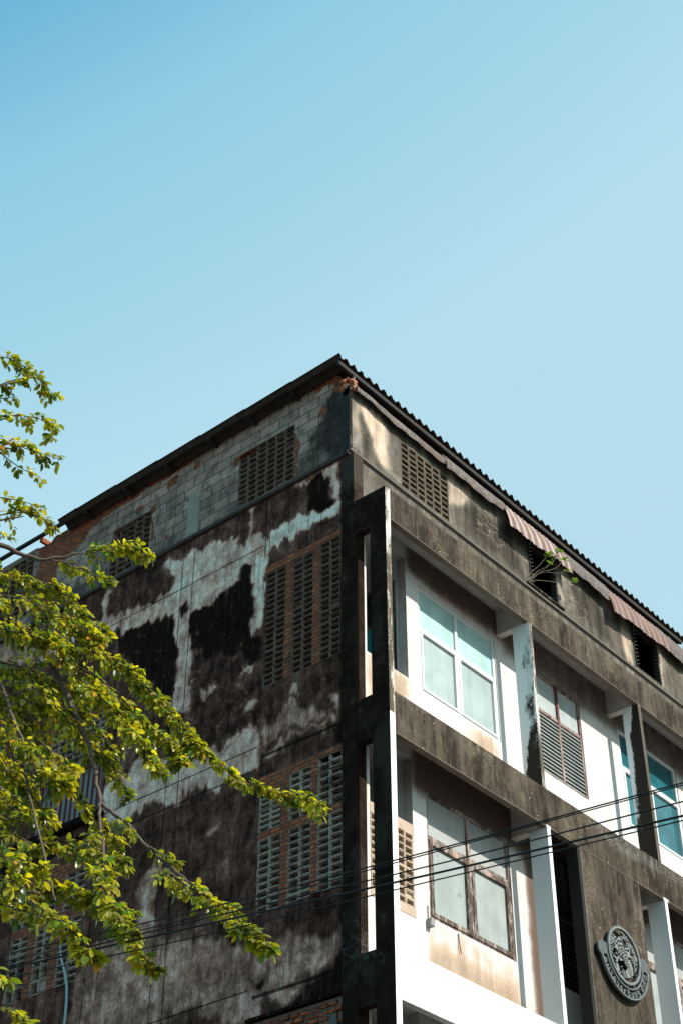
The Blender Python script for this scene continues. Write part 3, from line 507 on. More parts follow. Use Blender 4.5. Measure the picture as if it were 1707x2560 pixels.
def vent(name,axis,const,u0,u1,z0,z1,ncol,nrow,mat,parent,stepdown=None,m=.0125,depth=.10,mer=()):
    """pierced concrete blocks: every slot is an opening with a chamfered mouth and deep reveals"""
    cw=(u1-u0)/ncol; rh=(z1-z0)/nrow; b=MB(); mk=(lambda u,z,d:(const+d,u,z)) if axis=='x' else (lambda u,z,d:(u,const+d,z))
    for c in range(ncol):
        for r in range(nrow):
            if stepdown and r>=nrow-stepdown(c): continue
            a0=u0+c*cw; a1=a0+cw; c0=z0+r*rh; c1=c0+rh
            mu=m+.004 if c%2==0 else m; j=lambda s: random.uniform(-s,s)*1.6; dep=depth if random.random()>.03 else .03; sk=random.uniform(-.004,.004)
            h=[a0+m*1.1+j(.003),a1-m*1.1+j(.003),c0+m*.95+j(.003),c1-m*.95+j(.003)]; dj=random.uniform(-.004,.004)
            O=[(a0,c0),(a1,c0),(a1,c1),(a0,c1)]; H=[(h[0],h[2]),(h[1],h[2]+sk),(h[1],h[3]+sk),(h[0],h[3])]; e=.005
            I=[(h[0]+e,h[2]+e),(h[1]-e,h[2]+e),(h[1]-e,h[3]-e),(h[0]+e,h[3]-e)]
            vs=[mk(u,z,dj) for u,z in O]+[mk(u,z,dj) for u,z in H]+[mk(u,z,.02) for u,z in I]+[mk(u,z,dep) for u,z in I]
            fs=[]
            for L in (0,4,8): fs+=[(L+i,L+(i+1)%4,L+4+(i+1)%4,L+4+i) for i in range(4)]
            if dep<.05: fs.append((12,13,14,15))
            if axis=='x': fs=[f[::-1] for f in fs]
            b.add(vs,fs)
    return b.build(name,mat,parent)
# ---------------------------------------------------------------- ground
g=MB(); g.add([(-600,-600,0),(600,-600,0),(600,600,0),(-600,600,0)],[(0,1,2,3)]); tag(g.build('ground',MPAV),kind='structure')
g=MB(); g.add([(-600,-14,.004),(600,-14,.004),(600,-6,.004),(-600,-6,.004)],[(0,1,2,3)]); tag(g.build('road',MGR),kind='structure')
g=MB(); g.box(-30,30,-5.8,-.8,.0,.13); tag(g.build('pavement',MPAV),kind='structure')
# ---------------------------------------------------------------- building
B=empty('concrete_building'); tag(B,'weathered concrete shophouse block with blackened side wall and white window bays under a corrugated roof','building')
def bx(name,mat,*a,bevel=0,parent=B):
    return MB().box(*a).build(name,mat,parent,bevel=bevel)
LY=14.0; RX=12.0
# left wall
holesA=[(.18,1.56,12.97,15.0),(.15,1.54,9.70,11.60),(.15,1.60,6.4,8.37),(4.80,6.28,9.72,11.55),(4.70,6.15,12.17,14.0)]
def strokes(boxes):
    o=[]
    for y0,y1,za,zb,n,v in boxes:
        for _ in range(n):
            y=random.uniform(y0,y1); z=random.uniform(za,zb); L=random.uniform(.04,.20); t=random.uniform(.004,.016); sl=random.gauss(-.15,.35); m=L/2; k=random.uniform(-.03,.03)
            o.append((v,.1,[(y-m,z-m*sl),(y,z+t+k),(y+m,z+m*sl),(y,z-t+k)]))
    return o
STK=strokes([(1.7,3.0,12.6,15.3,80,.66),(3.35,4.4,13.0,14.9,44,.62),(1.7,3.0,12.2,12.9,10,.6),(1.7,2.6,10.2,11.6,6,.5),(.2,1.5,12.0,12.9,9,.5),(1.75,3.0,14.4,15.3,26,.75),(.3,1.4,8.4,9.0,10,.5)])
tone=rast([((v+.16 if .1<v<.26 else v+.15 if .26<v<.47 else v+.06 if v>.47 else v+.02),b_*(2.0 if not .1<v<.26 else 2.4),p_) for v,b_,p_ in STAIN]+STK,.34,0,LY,0,16.3,.015,(.07,.09)); teal=rast(TEAL,0,0,LY,0,16.3,.03,(.1,.1))
sheet('side_wall','x',0,0,LY,0,16.27,MW,B,holesA,{'tone':tone,'teal':teal},.03)
topA=[(0,17.66),(.07,17.70),(.12,17.80),(.2,17.93),(.3,18.0),(6.45,18.02),(6.55,18.04),(6.62,17.98),(6.68,17.93),(6.95,17.96),(7.05,18.0),(LY,18.0)]
BR2=[(1,.6,[(.1,17.72),(.3,17.80),(.4,17.90),(.7,17.86),(.78,17.97),(1.5,17.99),(2.2,17.95),(2.3,17.99),(3,17.95),(3.5,17.90),(4.2,17.9),(5,17.82),(5.4,17.78),(5.7,17.7),(5.9,17.5),(6.3,17.3),(6.9,17.3),(6.95,18.4),(0,18.4)]),(1,.6,[(.14,17.6),(.28,17.66),(.3,17.9),(.1,17.9)]),(1,.6,[(6.3,16.34),(6.75,16.34),(7.0,17.4),(6.4,17.4)])]+BRICK[1:-2]
brk=rast(BR2,0,0,LY,16.3,18.3,.02,(.05,.03)); grm=rast([(v if v>.3 else .62,b_*1.5,p_) for v,b_,p_ in GRIME[:2]]+[(.48,14,[(0,16.3),(7,16.3),(7,16.75),(0,16.6)]),(.55,14,[(4.5,16.3),(7,16.3),(7,18),(5.2,17.4)]),(.7,6,[(.0,16.3),(.45,16.3),(.5,17.0),(.35,17.7),(.0,17.7)])]+GRIME[2:],.20,0,LY,16.3,18.3,.03,(.1,.1))
holesT=[(1.08,2.22,16.41,17.46),(4.14,5.05,16.41,17.38),(7.05,8.25,16.6,17.9)]
sheet('side_attic_wall','x',.0,0,LY,16.34,18.0,MA,B,holesT,{'brick':brk,'grime':grm},.035,top=topA)
bx('side_ledge',mat_plain('ledge_render',(.06,.045,.036),.6,6),-.05,.02,0,LY,16.27,16.34,bevel=.008)
bx('pilaster_patch',mat_plain('grey_patch_render',(.34,.30,.235),.3,5),-.006,.01,3.05,3.3,16.345,17.2)
vent('side_vent','x',.0,1.08,2.22,16.41,17.46,6,10,MVD,B,stepdown=lambda c:1 if c>=4 else 0)
vent('side_vent','x',.0,4.14,5.05,16.41,17.38,5,9,MVD,B,stepdown=lambda c:2 if c>=4 else (1 if c>=2 else 0))
vent('side_vent','x',.0,7.05,8.25,16.6,17.9,6,12,MVD,B)
# big vent panels with brick strips
def bstrip(u0,u1,z0,z1,d=.0): return bx('brick_strip',MB_,-.006+d,.08,u0,u1,z0,z1)
for i,(a,b_) in enumerate(((1.18,1.56),(.67,1.05),(.18,.55))):
    vent('vent_panel','x',.004,a,b_,12.97,14.87-(0,0,-.05)[i],2,20,MVD,B)
bstrip(1.05,1.18,12.97,14.87); bstrip(.55,.67,12.97,14.87); bstrip(.55,1.56,14.87,15.0); bstrip(.18,.55,14.92,15.0)
for (a,b_),zt in zip(((1.15,1.54),(.65,1.03),(.15,.55)),(11.35,11.48,11.52)):
    vent('vent_panel','x',.004,a,b_,9.70,10.70,2,10,MV,B); vent('vent_panel','x',.004,a,b_,10.80,zt,2,7,MV,B); bstrip(a,b_,zt,11.6)
bstrip(1.03,1.15,9.70,10.70); bstrip(.55,.65,9.70,10.70); bstrip(.15,1.54,10.70,10.80,.001); bstrip(1.03,1.15,10.80,11.6); bstrip(.55,.65,10.80,11.6)
for (a,b_) in ((5.90,6.28),(5.39,5.75),(4.80,5.24)):
    vent('vent_panel','x',.004,a,b_,10.12,10.68,2,6,MV,B); vent('vent_panel','x',.004,a,b_,9.72,10.12,2,2 if b_>5.3 else 4,MV,B); vent('vent_panel','x',.004,a,b_,10.80,11.38,2,6,MV,B)
bstrip(5.75,5.90,9.72,10.68); bstrip(5.24,5.39,9.72,10.68); bstrip(4.80,6.28,10.68,10.80,.001); bstrip(5.75,5.90,10.80,11.38); bstrip(5.24,5.39,10.80,11.38); bstrip(4.80,6.28,11.38,11.55)
# bottom opening: rough brick with leaning roof tiles
b=MB()
for r in range(26):
    for c in range(10):
        y=.16+c*.145+(r%2)*.07; z=6.42+r*.074
        if y>1.5: continue
        d=random.uniform(0,.03); b.box(.02-d+random.uniform(0,.02),.12,y+random.uniform(0,.012),y+.132-random.uniform(0,.012),z+random.uniform(0,.008),z+.062)
b.build('rough_brick_infill',MB_,B,bevel=.008); bx('infill_mortar',mat_plain('mortar',(.22,.20,.18),.4,9),.045,.13,.15,1.6,6.4,8.37)
b=MB()
for y,z,hh in ((.28,7.9,.36),(.48,7.85,.30),(.68,7.8,.27),(.92,7.72,.22),(.36,7.6,.42),(.8,7.55,.4),(1.15,7.6,.25)):
    b.add([(-.05,y-.08,z-.1),(-.05,y+.08,z-.1),(-.02,y+.07,z+hh*.45),(.0,y+.02,z+hh*.75),(.0,y-.03,z+hh*.75),(-.02,y-.07,z+hh*.45),(-.02,y,z+hh*.3),(-.09,y,z-.1)],[(0,7,6,5),(7,1,2,6),(5,6,4),(6,2,3),(6,3,4),(0,5,4,3,2,1)])
b.build('stacked_tile',mat_plain('tile_grey',(.10,.10,.10),.3,9),B)
bx('opening_lip',MW,-.03,.03,.15,1.62,8.37,8.41)
# barred window far left
b=MB(); 
for k in range(13): y=4.74+k*.113; b.box(-.01,.01,y,y+.025,12.2,13.0)
b.box(-.015,.015,4.70,6.15,12.98,13.02); b.box(-.015,.015,4.70,6.15,12.17,12.21)
bw=b.build('barred_window',mat_peel('red_bar',(.13,.03,.028),(.08,.03,.03),.5,.6),B)
MB().box(.06,.08,4.70,6.15,12.17,13.05).build('sheet',mat_plain('pale_sheet',(.36,.36,.36),.3,5),bw)
vent('vent_panel','x',.02,4.70,6.15,13.1,13.9,8,8,MV,B); bx('window_head',MB_,-.004,.05,4.70,6.15,13.9,14.0)
bx('window_ledge',MW,-.12,.0,4.55,6.4,12.03,12.15,bevel=.02)
# inner masses keep the rooms dark
bx('inner_core',MDK,1.75,RX-.2,.55,LY-.2,0,16.2); bx('inner_light_block',MDK,.14,.27,.12,2.3,0,16.2); bx('inner_light_block',MDK,.14,1.7,2.3,2.4,0,16.2)  # unseen dark blocks, added to stop light leaking in behind the vents
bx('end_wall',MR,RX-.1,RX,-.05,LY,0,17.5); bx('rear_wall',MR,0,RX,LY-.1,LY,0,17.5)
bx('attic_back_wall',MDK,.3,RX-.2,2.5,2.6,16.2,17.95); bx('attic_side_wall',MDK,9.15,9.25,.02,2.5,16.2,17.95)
# corner column
bx('corner_column',MBK,-.010,.2,-.075,.145,0,16.268); bx('corner_column_head',mat_plain('sooty_render',(.028,.025,.023),.5,4),-.008,.05,.0,.13,16.345,17.45)
bx('front_corner_edge',MT,-.004,.03,-.004,.02,16.27,17.5)
# frame around the bays
FZ=((14.86,15.37),(11.52,12.11),(8.15,8.745),(4.8,5.4))
zf=[0.]+[q for p in FZ[::-1] for q in p]
b=MB(); b.box(0,.105,-.62,-.345,0,15.37); f0=b.build('corner_fin',[MBK],B)
b=MB(); b.box(.0,.103,-.6235,-.6205,0,11.78); b.build('fin_front_face',MFW,B)
b=MB(); b.box(.0,.103,-.6235,-.6205,11.78,15.36); b.build('fin_front_face',mat_peel('stained_front_paint',(.09,.075,.055),(.6,.57,.52),.50,.60,6),B)
for a,c in ((14.79,15.372),(11.5,12.12),(8.14,8.76),(4.8,5.4)):
    bx('end_beam',MBK,.002,.12,-.344,-.076,a,c)
for i,(a,c) in enumerate(FZ):
    white=i>=2
    tt=rast([(.3,5,[(.1,c-.12),(.8,c-.22),(1.0,c-.05),(1,c),(.1,c)]),(.42,1,[(.1,c-.025),(RX,c-.025),(RX,c),(.1,c)]),(.45,6,[(5.3,a+.25),(7.8,a+.4),(7.8,c),(4.6,c),(4.2,c-.15)])] if i==1 else [(.45,1,[(.1,c-.025),(RX,c-.025),(RX,c),(.1,c)])],0,0,RX,0,18,.05)
    z0=rast([],0,0,RX,0,18,.5)
    sheet('front_band','y',-.62,.107,RX,a,c,MFW if white else MF,B,(),{'tone':tt,'dirt':(lambda u,z:np.full(len(u),.16)),'black':rast([(.27,2,[(.1,c-.03),(RX,c-.03),(RX,c),(.1,c)])],.12,0,RX,0,18,.03)},.08,.09)
    bx('band_lip',mat_plain('lip_%d'%i,(.15,.12,.09) if not white else (.5,.5,.5),.4,8),.107,RX,-.624,-.53,a-.012,a+.0,bevel=0)
    bx('band_back',MSOF,.11,RX,-.535,-.53,a,c-.07)
    bx('balcony_slab',MSOF,.12,RX,-.53,.0,c-.07,c-.004)
def plank(n,m,*a): return bx(n,m,*a,bevel=.004)
# recessed facade, per storey
def win(name,x0,x1,z0,z1,tz,fm,up,lo,mull=None,sash=None,y=-.05,rec=.045,parent=B,fw=.055):
    mull=mull if mull is not None else (x0+x1)/2
    b=MB(); yo=y+rec-.03; yi=y+rec+.03
    for a in ((x0,x0+fw,z0,z1),(x1-fw,x1,z0,z1)): b.box(a[0],a[1],yo,yi,a[2],a[3])
    for a in ((x0+fw,x1-fw,z1-fw,z1),(x0+fw,x1-fw,z0,z0+fw),(x0+fw,x1-fw,tz-.03,tz+.03)): b.box(a[0],a[1],yo+.002,yi,a[2],a[3])
    b.box(mull-.03,mull+.03,yo-.003,yi,z0+fw,z1-fw)
    w_=b.build(name,fm,parent,bevel=.004)
    for k,(a,c) in enumerate(((x0+fw,mull-.03),(mull+.03,x1-fw))):
        MB().box(a,c,y+rec,y+rec+.008,tz+.03,z1-fw).build('pane',up,w_)
        if lo is None: continue
        if sash:
            s=MB(); q=.045 if sash is MALU else .065
            zb=z0+fw; zt=tz-.03; ys=yo-.012
            s.box(a,a+q,ys,yi-.01,zb,zt); s.box(c-q,c,ys,yi-.01,zb,zt); s.box(a+q,c-q,ys,yi-.01,zt-q,zt); s.box(a+q,c-q,ys,yi-.01,zb,zb+q); s_=s.build('sash',sash,w_,bevel=.004)
            MB().box(a+q,c-q,y+rec-.004,y+rec+.006,zb+q,zt-q).build('pane',lo,w_)
        else: MB().box(a,c,y+rec,y+rec+.008,z0+fw,tz-.03).build('pane',lo,w_)
    return w_
def slats(parent,x0,x1,z0,z1,n,mat,y=0.,ang=.5):
    hgt=(z1-z0)/n
    for k in range(n):
        zc=z0+(k+.5)*hgt; b=MB(); d=hgt*.56; dy=math.sin(ang)*d; dz=math.cos(ang)*d
        b.add([(x0,y-dy,zc-dz),(x1,y-dy,zc-dz),(x1,y+dy,zc+dz),(x0,y+dy,zc+dz),(x0,y-dy+.006,zc-dz-.003),(x1,y-dy+.006,zc-dz-.003),(x1,y+dy+.006,zc+dz-.003),(x0,y+dy+.006,zc+dz-.003)],[(0,1,2,3),(7,6,5,4),(0,4,5,1),(3,2,6,7),(0,3,7,4),(1,5,6,2)])
        b.build('slat',mat,parent)
def dirtmap(zb,extra=(),blk=()):
    e=rast([(.62,6,[(1.15,zb),(RX,zb),(RX,zb+.45),(1.15,zb+.55)]),(.34,8,[(1.15,zb+.5),(1.45,zb+.5),(1.45,zb+2),(1.15,zb+2)]),(.30,8,[(5.5,zb+.5),(6.5,zb+.5),(6.6,zb+2),(5.6,zb+2)])]+list(extra),.31,0,RX,zb-1,zb+4,.05)
    return e,rast(list(blk),0,0,RX,zb-1,zb+4,.05)
# storey 4
d4,b4=dirtmap(12.05,[(.9,3,[(.27,12),(1.14,12),(1.14,13.03),(.27,13.03)]),(.75,5,[(2.4,12.05),(3.3,12.05),(3.2,12.9),(2.5,12.95)]),(.5,4,[(1.15,15.07),(RX,15.07),(RX,15.4),(1.15,15.4)]),(.38,6,[(.0,12),(.27,12),(.27,15),(0,15)]),(.85,6,[(1.6,14.85),(4,14.85),(4,15.3),(1.6,15.3)])],
  [(.42,3,[(0,14.0),(.1,14.0),(.1,15.3),(0,15.3)]),(.36,2,[(.06,12.1),(.13,12.1),(.13,14),(.06,14)])])
H4=[(.27,1.15,13.03,15.07),(1.42,3.28,12.96,14.72),(4.33,5.56,12.97,14.72),(6.69,8.5,12.97,14.75)]
sheet('facade_wall','y',-.05,0.0,RX,12.10,15.31,MR,B,H4,{'dirt':d4,'black':b4,'dirt_and_shade':rast([(.95,7,[(1.15,14.85),(RX,14.85),(RX,15.4),(1.15,15.4)]),(.8,7,[(3.5,14.6),(RX,14.6),(RX,15.4),(3.5,15.4)])],0,0,RX,12,15.5,.05)},.07,.15)  # top strip: dirt plus painted shade under the soffit
win('window',1.42,3.28,12.96,14.72,14.02,MALU,MPT,MPL,2.33,MALU)
w2=win('window',4.33,5.56,12.97,14.72,14.06,MRED,MPG,None,4.94,None,fw=.04)
slats(w2,4.37,4.91,13.01,14.03,15,MSL,-.02,.42); slats(w2,4.97,5.52,13.01,14.03,15,MSL,-.02,.42)
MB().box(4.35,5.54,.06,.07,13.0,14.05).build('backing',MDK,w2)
win('window',6.69,8.5,12.97,14.75,14.06,MALU,MPD,MPD,7.55,MALU)
# storey 3
d3,b3=dirtmap(8.7,[(.95,3,[(1.2,8.9),(3.3,8.75),(3.3,9.5),(1.3,9.6)]),(.5,5,[(1.3,9.4),(3.3,9.3),(3.3,9.6),(1.3,9.7)]),(.0,3,[(1.16,9),(1.4,9),(1.4,11),(1.16,11)])],[(.62,3,[(3.3,8.7),(3.42,8.7),(3.4,9.2),(3.32,9.3)]),(.35,4,[(1.2,8.74),(3.5,8.74),(3.5,8.9),(2.0,8.86)]),(.33,2,[(0,9.5),(.1,9.5),(.12,11),(0,11)])])
H3=[(.29,1.15,9.67,11.80),(1.44,3.28,9.70,11.46),(4.05,4.95,9.71,11.75),(6.68,8.5,9.70,11.46)]
sheet('facade_wall','y',-.05,0.0,RX,8.74,12.04,MR,B,H3,{'dirt':d3,'black':b3,'dirt_and_shade':rast([(1.,7,[(1.15,11.35),(RX,11.35),(RX,12.1),(1.15,12.1)]),(1.,2,[(3.62,8.7),(4.3,8.7),(4.3,12.1),(3.62,12.1)])],0,0,RX,8.5,12.2,.05)},.07,.15)  # top strip dirt plus shade; upright strip is painted shade behind fin and pilaster
for x0 in (1.44,6.68): win('window',x0,x0+1.84,9.70,11.46,10.82,MWOOD,MPW,MPF,x0+.92,MWOOD,fw=.05)
vent('breeze_panel','y',-.052,.30,.44,9.72,10.70,1,10,MVT,B,m=.014); vent('breeze_panel','y',-.052,.46,1.13,9.72,10.70,4,10,MVT,B,m=.014)
b=MB(); b.box(.285,1.155,-.056,.03,10.70,10.84).box(.285,1.155,-.056,.03,9.60,9.72).box(.44,.46,-.05,.03,9.72,10.7).box(1.13,1.15,-.05,.03,9.72,10.7); b.build('panel_surround',mat_plain('tan_render',(.46,.36,.28),.2,6),B)
lw=MB().box(4.05,4.10,-.04,.02,9.71,11.75).box(4.90,4.95,-.04,.02,9.71,11.75).box(4.10,4.90,-.04,.02,11.7,11.75).box(4.10,4.90,-.04,.02,10.7,10.74).build('louvre_window',MSLD,B)
slats(lw,4.1,4.9,9.73,10.7,13,MSLD); MB().box(4.1,4.9,.03,.04,9.71,11.75).build('pane',MDG,lw)
# storey 2 (mostly below the picture)
zz=rast([],.2,0,RX,0,9,.5); z2=rast([],0,0,RX,0,9,.5)
H2=[(.27,1.15,6.4,8.45),(1.44,3.28,6.4,8.1),(6.68,8.5,6.4,8.1)]
sheet('facade_wall','y',-.05,0,RX,5.4,8.67,MR,B,H2,{'dirt':zz,'black':z2},.2,.15)
for x0 in (1.44,6.68): win('window',x0,x0+1.84,6.4,8.1,7.5,MWOOD,MPD,MPF,x0+.92,MWOOD,fw=.05)
sheet('facade_wall','y',-.05,0,RX,0,5.33,MR,B,[(.4,3.2,.0,3.6),(3.8,6.2,0,3.6),(6.8,11,0,3.6)],{'dirt':zz,'black':z2},.2,.15)
for a in ((.4,3.2),(3.8,6.2),(6.8,11)):
    b=MB()
    for k in range(36): b.box(a[0],a[1],.0+(k%2)*.012,.03+(k%2)*.012,k*.1,k*.1+.098)
    b.build('rolling_shutter',mat_plain('shutter_grey_%d'%int(a[0]*10),(.35,.36,.37),.2,5,.5,.3),B)
# corner balcony niches
for zb,zt,win_z0 in ((12.05,15.07,13.03),(8.7,11.80,9.67),(5.4,8.45,6.4)):
    bx('niche_ceiling',MSOF,.27,1.15,.10,2.3,zt,zt+.1); bx('niche_floor',MSOF,.27,1.15,.10,2.3,zb-.1,zb)
    up4=zb>12
    y0,y1,h0,h1=(.14,1.7,13.05,14.76) if up4 else (.45,1.7,zb+.3,zb+2.5)
    sheet('niche_side_wall','x',1.15,.10,2.3,zb,zt,MFIN,B,[(y0,y1,h0,h1)],{'dirt':(lambda u,z:np.full(len(u),.3)),'black':(lambda u,z:np.zeros(len(u)))},.1,.12)
    b=MB(); x=1.16
    b.box(x,x+.05,y0,y0+.05,h0,h1).box(x,x+.05,y1-.05,y1,h0,h1).box(x,x+.05,y0+.05,y1-.05,h1-.05,h1).box(x,x+.05,y0+.05,y1-.05,h0,h0+.05).box(x,x+.05,y0+.05,y1-.05,h0+1.08,h0+1.13).box(x-.002,x+.05,.85,.90,h0+.05,h1-.05)
    nw=b.build('niche_window',MRED if up4 else MSLD,B)
    MB().box(x+.02,x+.03,y0+.05,y1-.05,h0+1.13,h1-.05).build('pane',MDG,nw); MB().box(x+.02,x+.03,y0+.05,y1-.05,h0+.05,h0+1.08).build('pane',MTEAL if up4 else MDG,nw)
# fins, cross beams, wide pilaster
def fin(x0,x1,za,zb,mat,blk,front=None,ff=.15):
    u=lambda P:rast(P,0.,-.7,0,za-.1,zb+.1,.03)
    b=MB(); ny=7; nz=int((zb-za)/.08); 
    o=MB(); V=[];F=[]
    ys=np.linspace(-.62,-.33,ny); zs=np.linspace(za,zb,nz)
    for z in zs:
        for y in ys: V.append((x0,y,z))
    for k in range(nz-1):
        for i in range(ny-1): a=k*ny+i; F.append((a,a+ny,a+ny+1,a+1))
    o.add(V,F); o.box(x0+.001,x1,-.62,-.33,za,zb); ob=o.build('fin',mat,B)
    fn=u(blk); y=np.array([v[1] for v in o.v]); z=np.array([v[2] for v in o.v])
    at=ob.data.attributes.new('black','FLOAT','POINT'); at.data.foreach_set('value',fn(y,z).astype(np.float32))
    at=ob.data.attributes.new('dirt','FLOAT','POINT'); at.data.foreach_set('value',np.full(len(y),ff,np.float32))
    if front: MB().box(x0-.001,x1+.001,-.6245,-.6205,za,zb).build('front_edge',front,ob)
    return ob
MEDGE=mat_peel('streaked_edge_paint',(.10,.085,.07),(.55,.53,.50),.46,.56,7)
fin(3.37,3.44,12.11,14.86,MFIN,[(.40,2,[(-.55,12.1),(-.42,12.1),(-.44,14.9),(-.53,14.9)]),(.6,2,[(-.62,12.1),(-.56,12.1),(-.57,14.6),(-.62,14.6)]),(.5,4,[(-.62,12.1),(-.50,12.1),(-.52,14.9),(-.62,14.9)]),(.75,4,[(-.62,12.1),(-.33,12.1),(-.40,12.7),(-.62,13.2)]),(.55,3,[(-.6,13.3),(-.40,13.3),(-.42,13.7),(-.6,13.7)]),(.6,3,[(-.58,14.1),(-.36,14.1),(-.45,14.2),(-.58,14.3)])],MEDGE)
fin(6.41,6.49,12.11,14.86,MFIN,[(.9,2,[(-.66,12.0),(-.30,12.0),(-.34,12.9),(-.40,13.6),(-.40,14.2),(-.52,15),(-.66,15)]),(.35,1.5,[(-.42,12.6),(-.37,12.6),(-.38,13.9),(-.42,13.9)])],mat_plain('dark_fin_edge',(.10,.08,.065),.4,8))
fin(9.45,9.53,12.11,14.86,MFIN,[(.6,4,[(-.62,12.1),(-.33,12.1),(-.33,14.9),(-.62,14.9)])],MEDGE)
cw=MFW
for x0 in (3.385,6.43,9.45):
    fin(x0,x0+.075,8.745,11.515,MFIN3,[(.22,3,[(-.62,8.7),(-.33,8.7),(-.33,9.3),(-.62,9.1)]),(.2,3,[(-.62,11.2),(-.33,11.0),(-.33,11.6),(-.62,11.6)])],MFW,.1); fin(x0,x0+.075,5.4,8.15,MFIN3,[],MFW)
for x0 in (3.375,6.42,9.46):
    for a,c in ((14.87,15.30),(11.53,12.04),(8.16,8.675)): bx('cross_beam',MSOF,x0,x0+.08,-.53,-.05,a,c)
    for a in (14.84,11.49): bx('beam_soffit',mat_plain('pale_lip_%d_%d'%(x0,a),(.55,.5,.44),.2),x0-.02,x0+.10,-.325,-.05,a,a+.03)
tp=rast([],0,0,RX,0,12,.5)
sheet('wide_pilaster','y',-.6185,4.195,5.73,0,11.525,MF,B,(),{'tone':tp},.1,.18)
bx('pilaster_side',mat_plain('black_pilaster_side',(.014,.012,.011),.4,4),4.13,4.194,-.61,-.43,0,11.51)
bx('pilaster_side_edge',mat_plain('pale_arris',(.3,.28,.25),.4,9),4.190,4.1955,-.6195,-.612,0,11.51)
bx('paint_drip',MFW,6.40,6.56,-.6225,-.6205,11.50,11.535)
# white paint run at the top of the clean fin
for x0 in (3.37,6.41): bx('paint_smear',MFW,x0,x0+.1,-.627,-.621,11.49,11.535)
# attic front wall
att=rast(ATTIC_TONE,.42,0,RX,15.2,17.7,.03,(.04,.08))
sheet('front_attic_wall','y',0,0,RX,15.36,17.62,MT,B,[(1.19,2.37,16.44,17.32),(4.53,5.34,16.46,17.38),(7.72,8.58,16.47,17.39)],{'tone':att},.05,.12)
bx('front_ledge',mat_plain('front_ledge_render',(.12,.105,.085),.4,8),-.03,RX,-.035,-.002,16.33,16.37); bx('ledge_groove',MDK,0,RX,-.012,-.003,16.30,16.33)  # grey-brown ledge over a dark drip groove
vent('front_vent','y',.0,1.19,2.37,16.44,17.32,6,8,mat_vent('front_vent_block',(.12,.098,.073),(.035,.028,.02),.08),B,m=.02)
for x0,x1 in ((4.53,5.34),(7.72,8.58)):
    b=MB(); b.box(x0,x0+.02,-.02,.08,16.46,17.38).box(x1-.03,x1,-.01,.1,16.46,17.38).box(x0+.02,x1-.03,.0,.1,17.33,17.38)
    wf=b.build('attic_window',MPUR,B)
    c=MB()
    for k in range(11):
        z=16.52+k*.077
        c.add([(x0+.02,-.05,z-.02),(x0+.02,.03,z+.01),(x0+.045,.03,z+.01),(x0+.045,-.05,z-.02),(x0+.02,-.05,z-.014),(x0+.02,.03,z+.016),(x0+.045,.03,z+.016),(x0+.045,-.05,z-.014)],[(0,3,2,1),(4,5,6,7),(0,1,5,4),(2,3,7,6),(0,4,7,3),(1,2,6,5)])
        c.add([(x1-.05,-.04,z-.02),(x1-.05,.03,z+.01),(x1-.028,.03,z+.01),(x1-.028,-.04,z-.02),(x1-.05,-.04,z-.014),(x1-.05,.03,z+.016),(x1-.028,.03,z+.016),(x1-.028,-.04,z-.014)],[(0,3,2,1),(4,5,6,7),(0,1,5,4),(2,3,7,6),(0,4,7,3),(1,2,6,5)])
    c.build('louvre_clip',mat_plain('clip_metal_%d'%int(x0),(.3,.29,.28),.2,5,.5),wf)
bx('window_sill',MT,4.4,5.45,-.05,.05,16.40,16.455,bevel=.01)
# roof
b=MB(); pitch=.177; XE=10.0; nx=int(XE/pitch*12); ys=[-.055]+[-.055+k*.96 for k in range(1,7)]+[6.05]
for s in range(len(ys)-1):
    ya,yb=ys[s],ys[s+1]+.12; V=[];F=[]
    for i in range(nx+1):
        x=-.31+i*(XE/nx); ph=2*math.pi*(x+.31)/pitch; z=17.975+.036*math.cos(ph)+(.0 if i else -.01); jag=random.uniform(-.006,.006)
        for y,dz in ((ya+jag,.012),(yb,-.006)):
            V+= [(x,y,z+dz-.001*(s)),(x,y,z+dz+.008)]
    for i in range(nx):
        a=i*4; F+=[(a,a+2,a+6,a+4),(a+1,a+5,a+7,a+3),(a,a+4,a+5,a+1),(a+2,a+3,a+7,a+6)]
    F+=[(0,1,3,2),(nx*4,nx*4+2,nx*4+3,nx*4+1)]
    b.add(V,F)
b.build('roof',MROOF,B)
for y in (.98,1.86,2.70,3.66,4.59,5.55): bx('purlin',MPUR,-.20+random.uniform(-.04,.03),9.6,y,y+.05,17.89,17.955)
bx('purlin',MPUR,-.26,9.6,-.02,.03,17.86,17.93)
bx('eave_gap_shade',mat_plain('dark_gap_paint',(.02,.019,.018),.3),.02,9.6,.22,.25,17.60,17.97)  # dark sheet added to stand for the shade in the gap under the roof
bx('rake_bar',MPUR,-.18,-.12,5.9,9.8,18.02,18.07); bx('rake_post',MB_,-.14,.05,6.74,6.8,17.93,18.02)
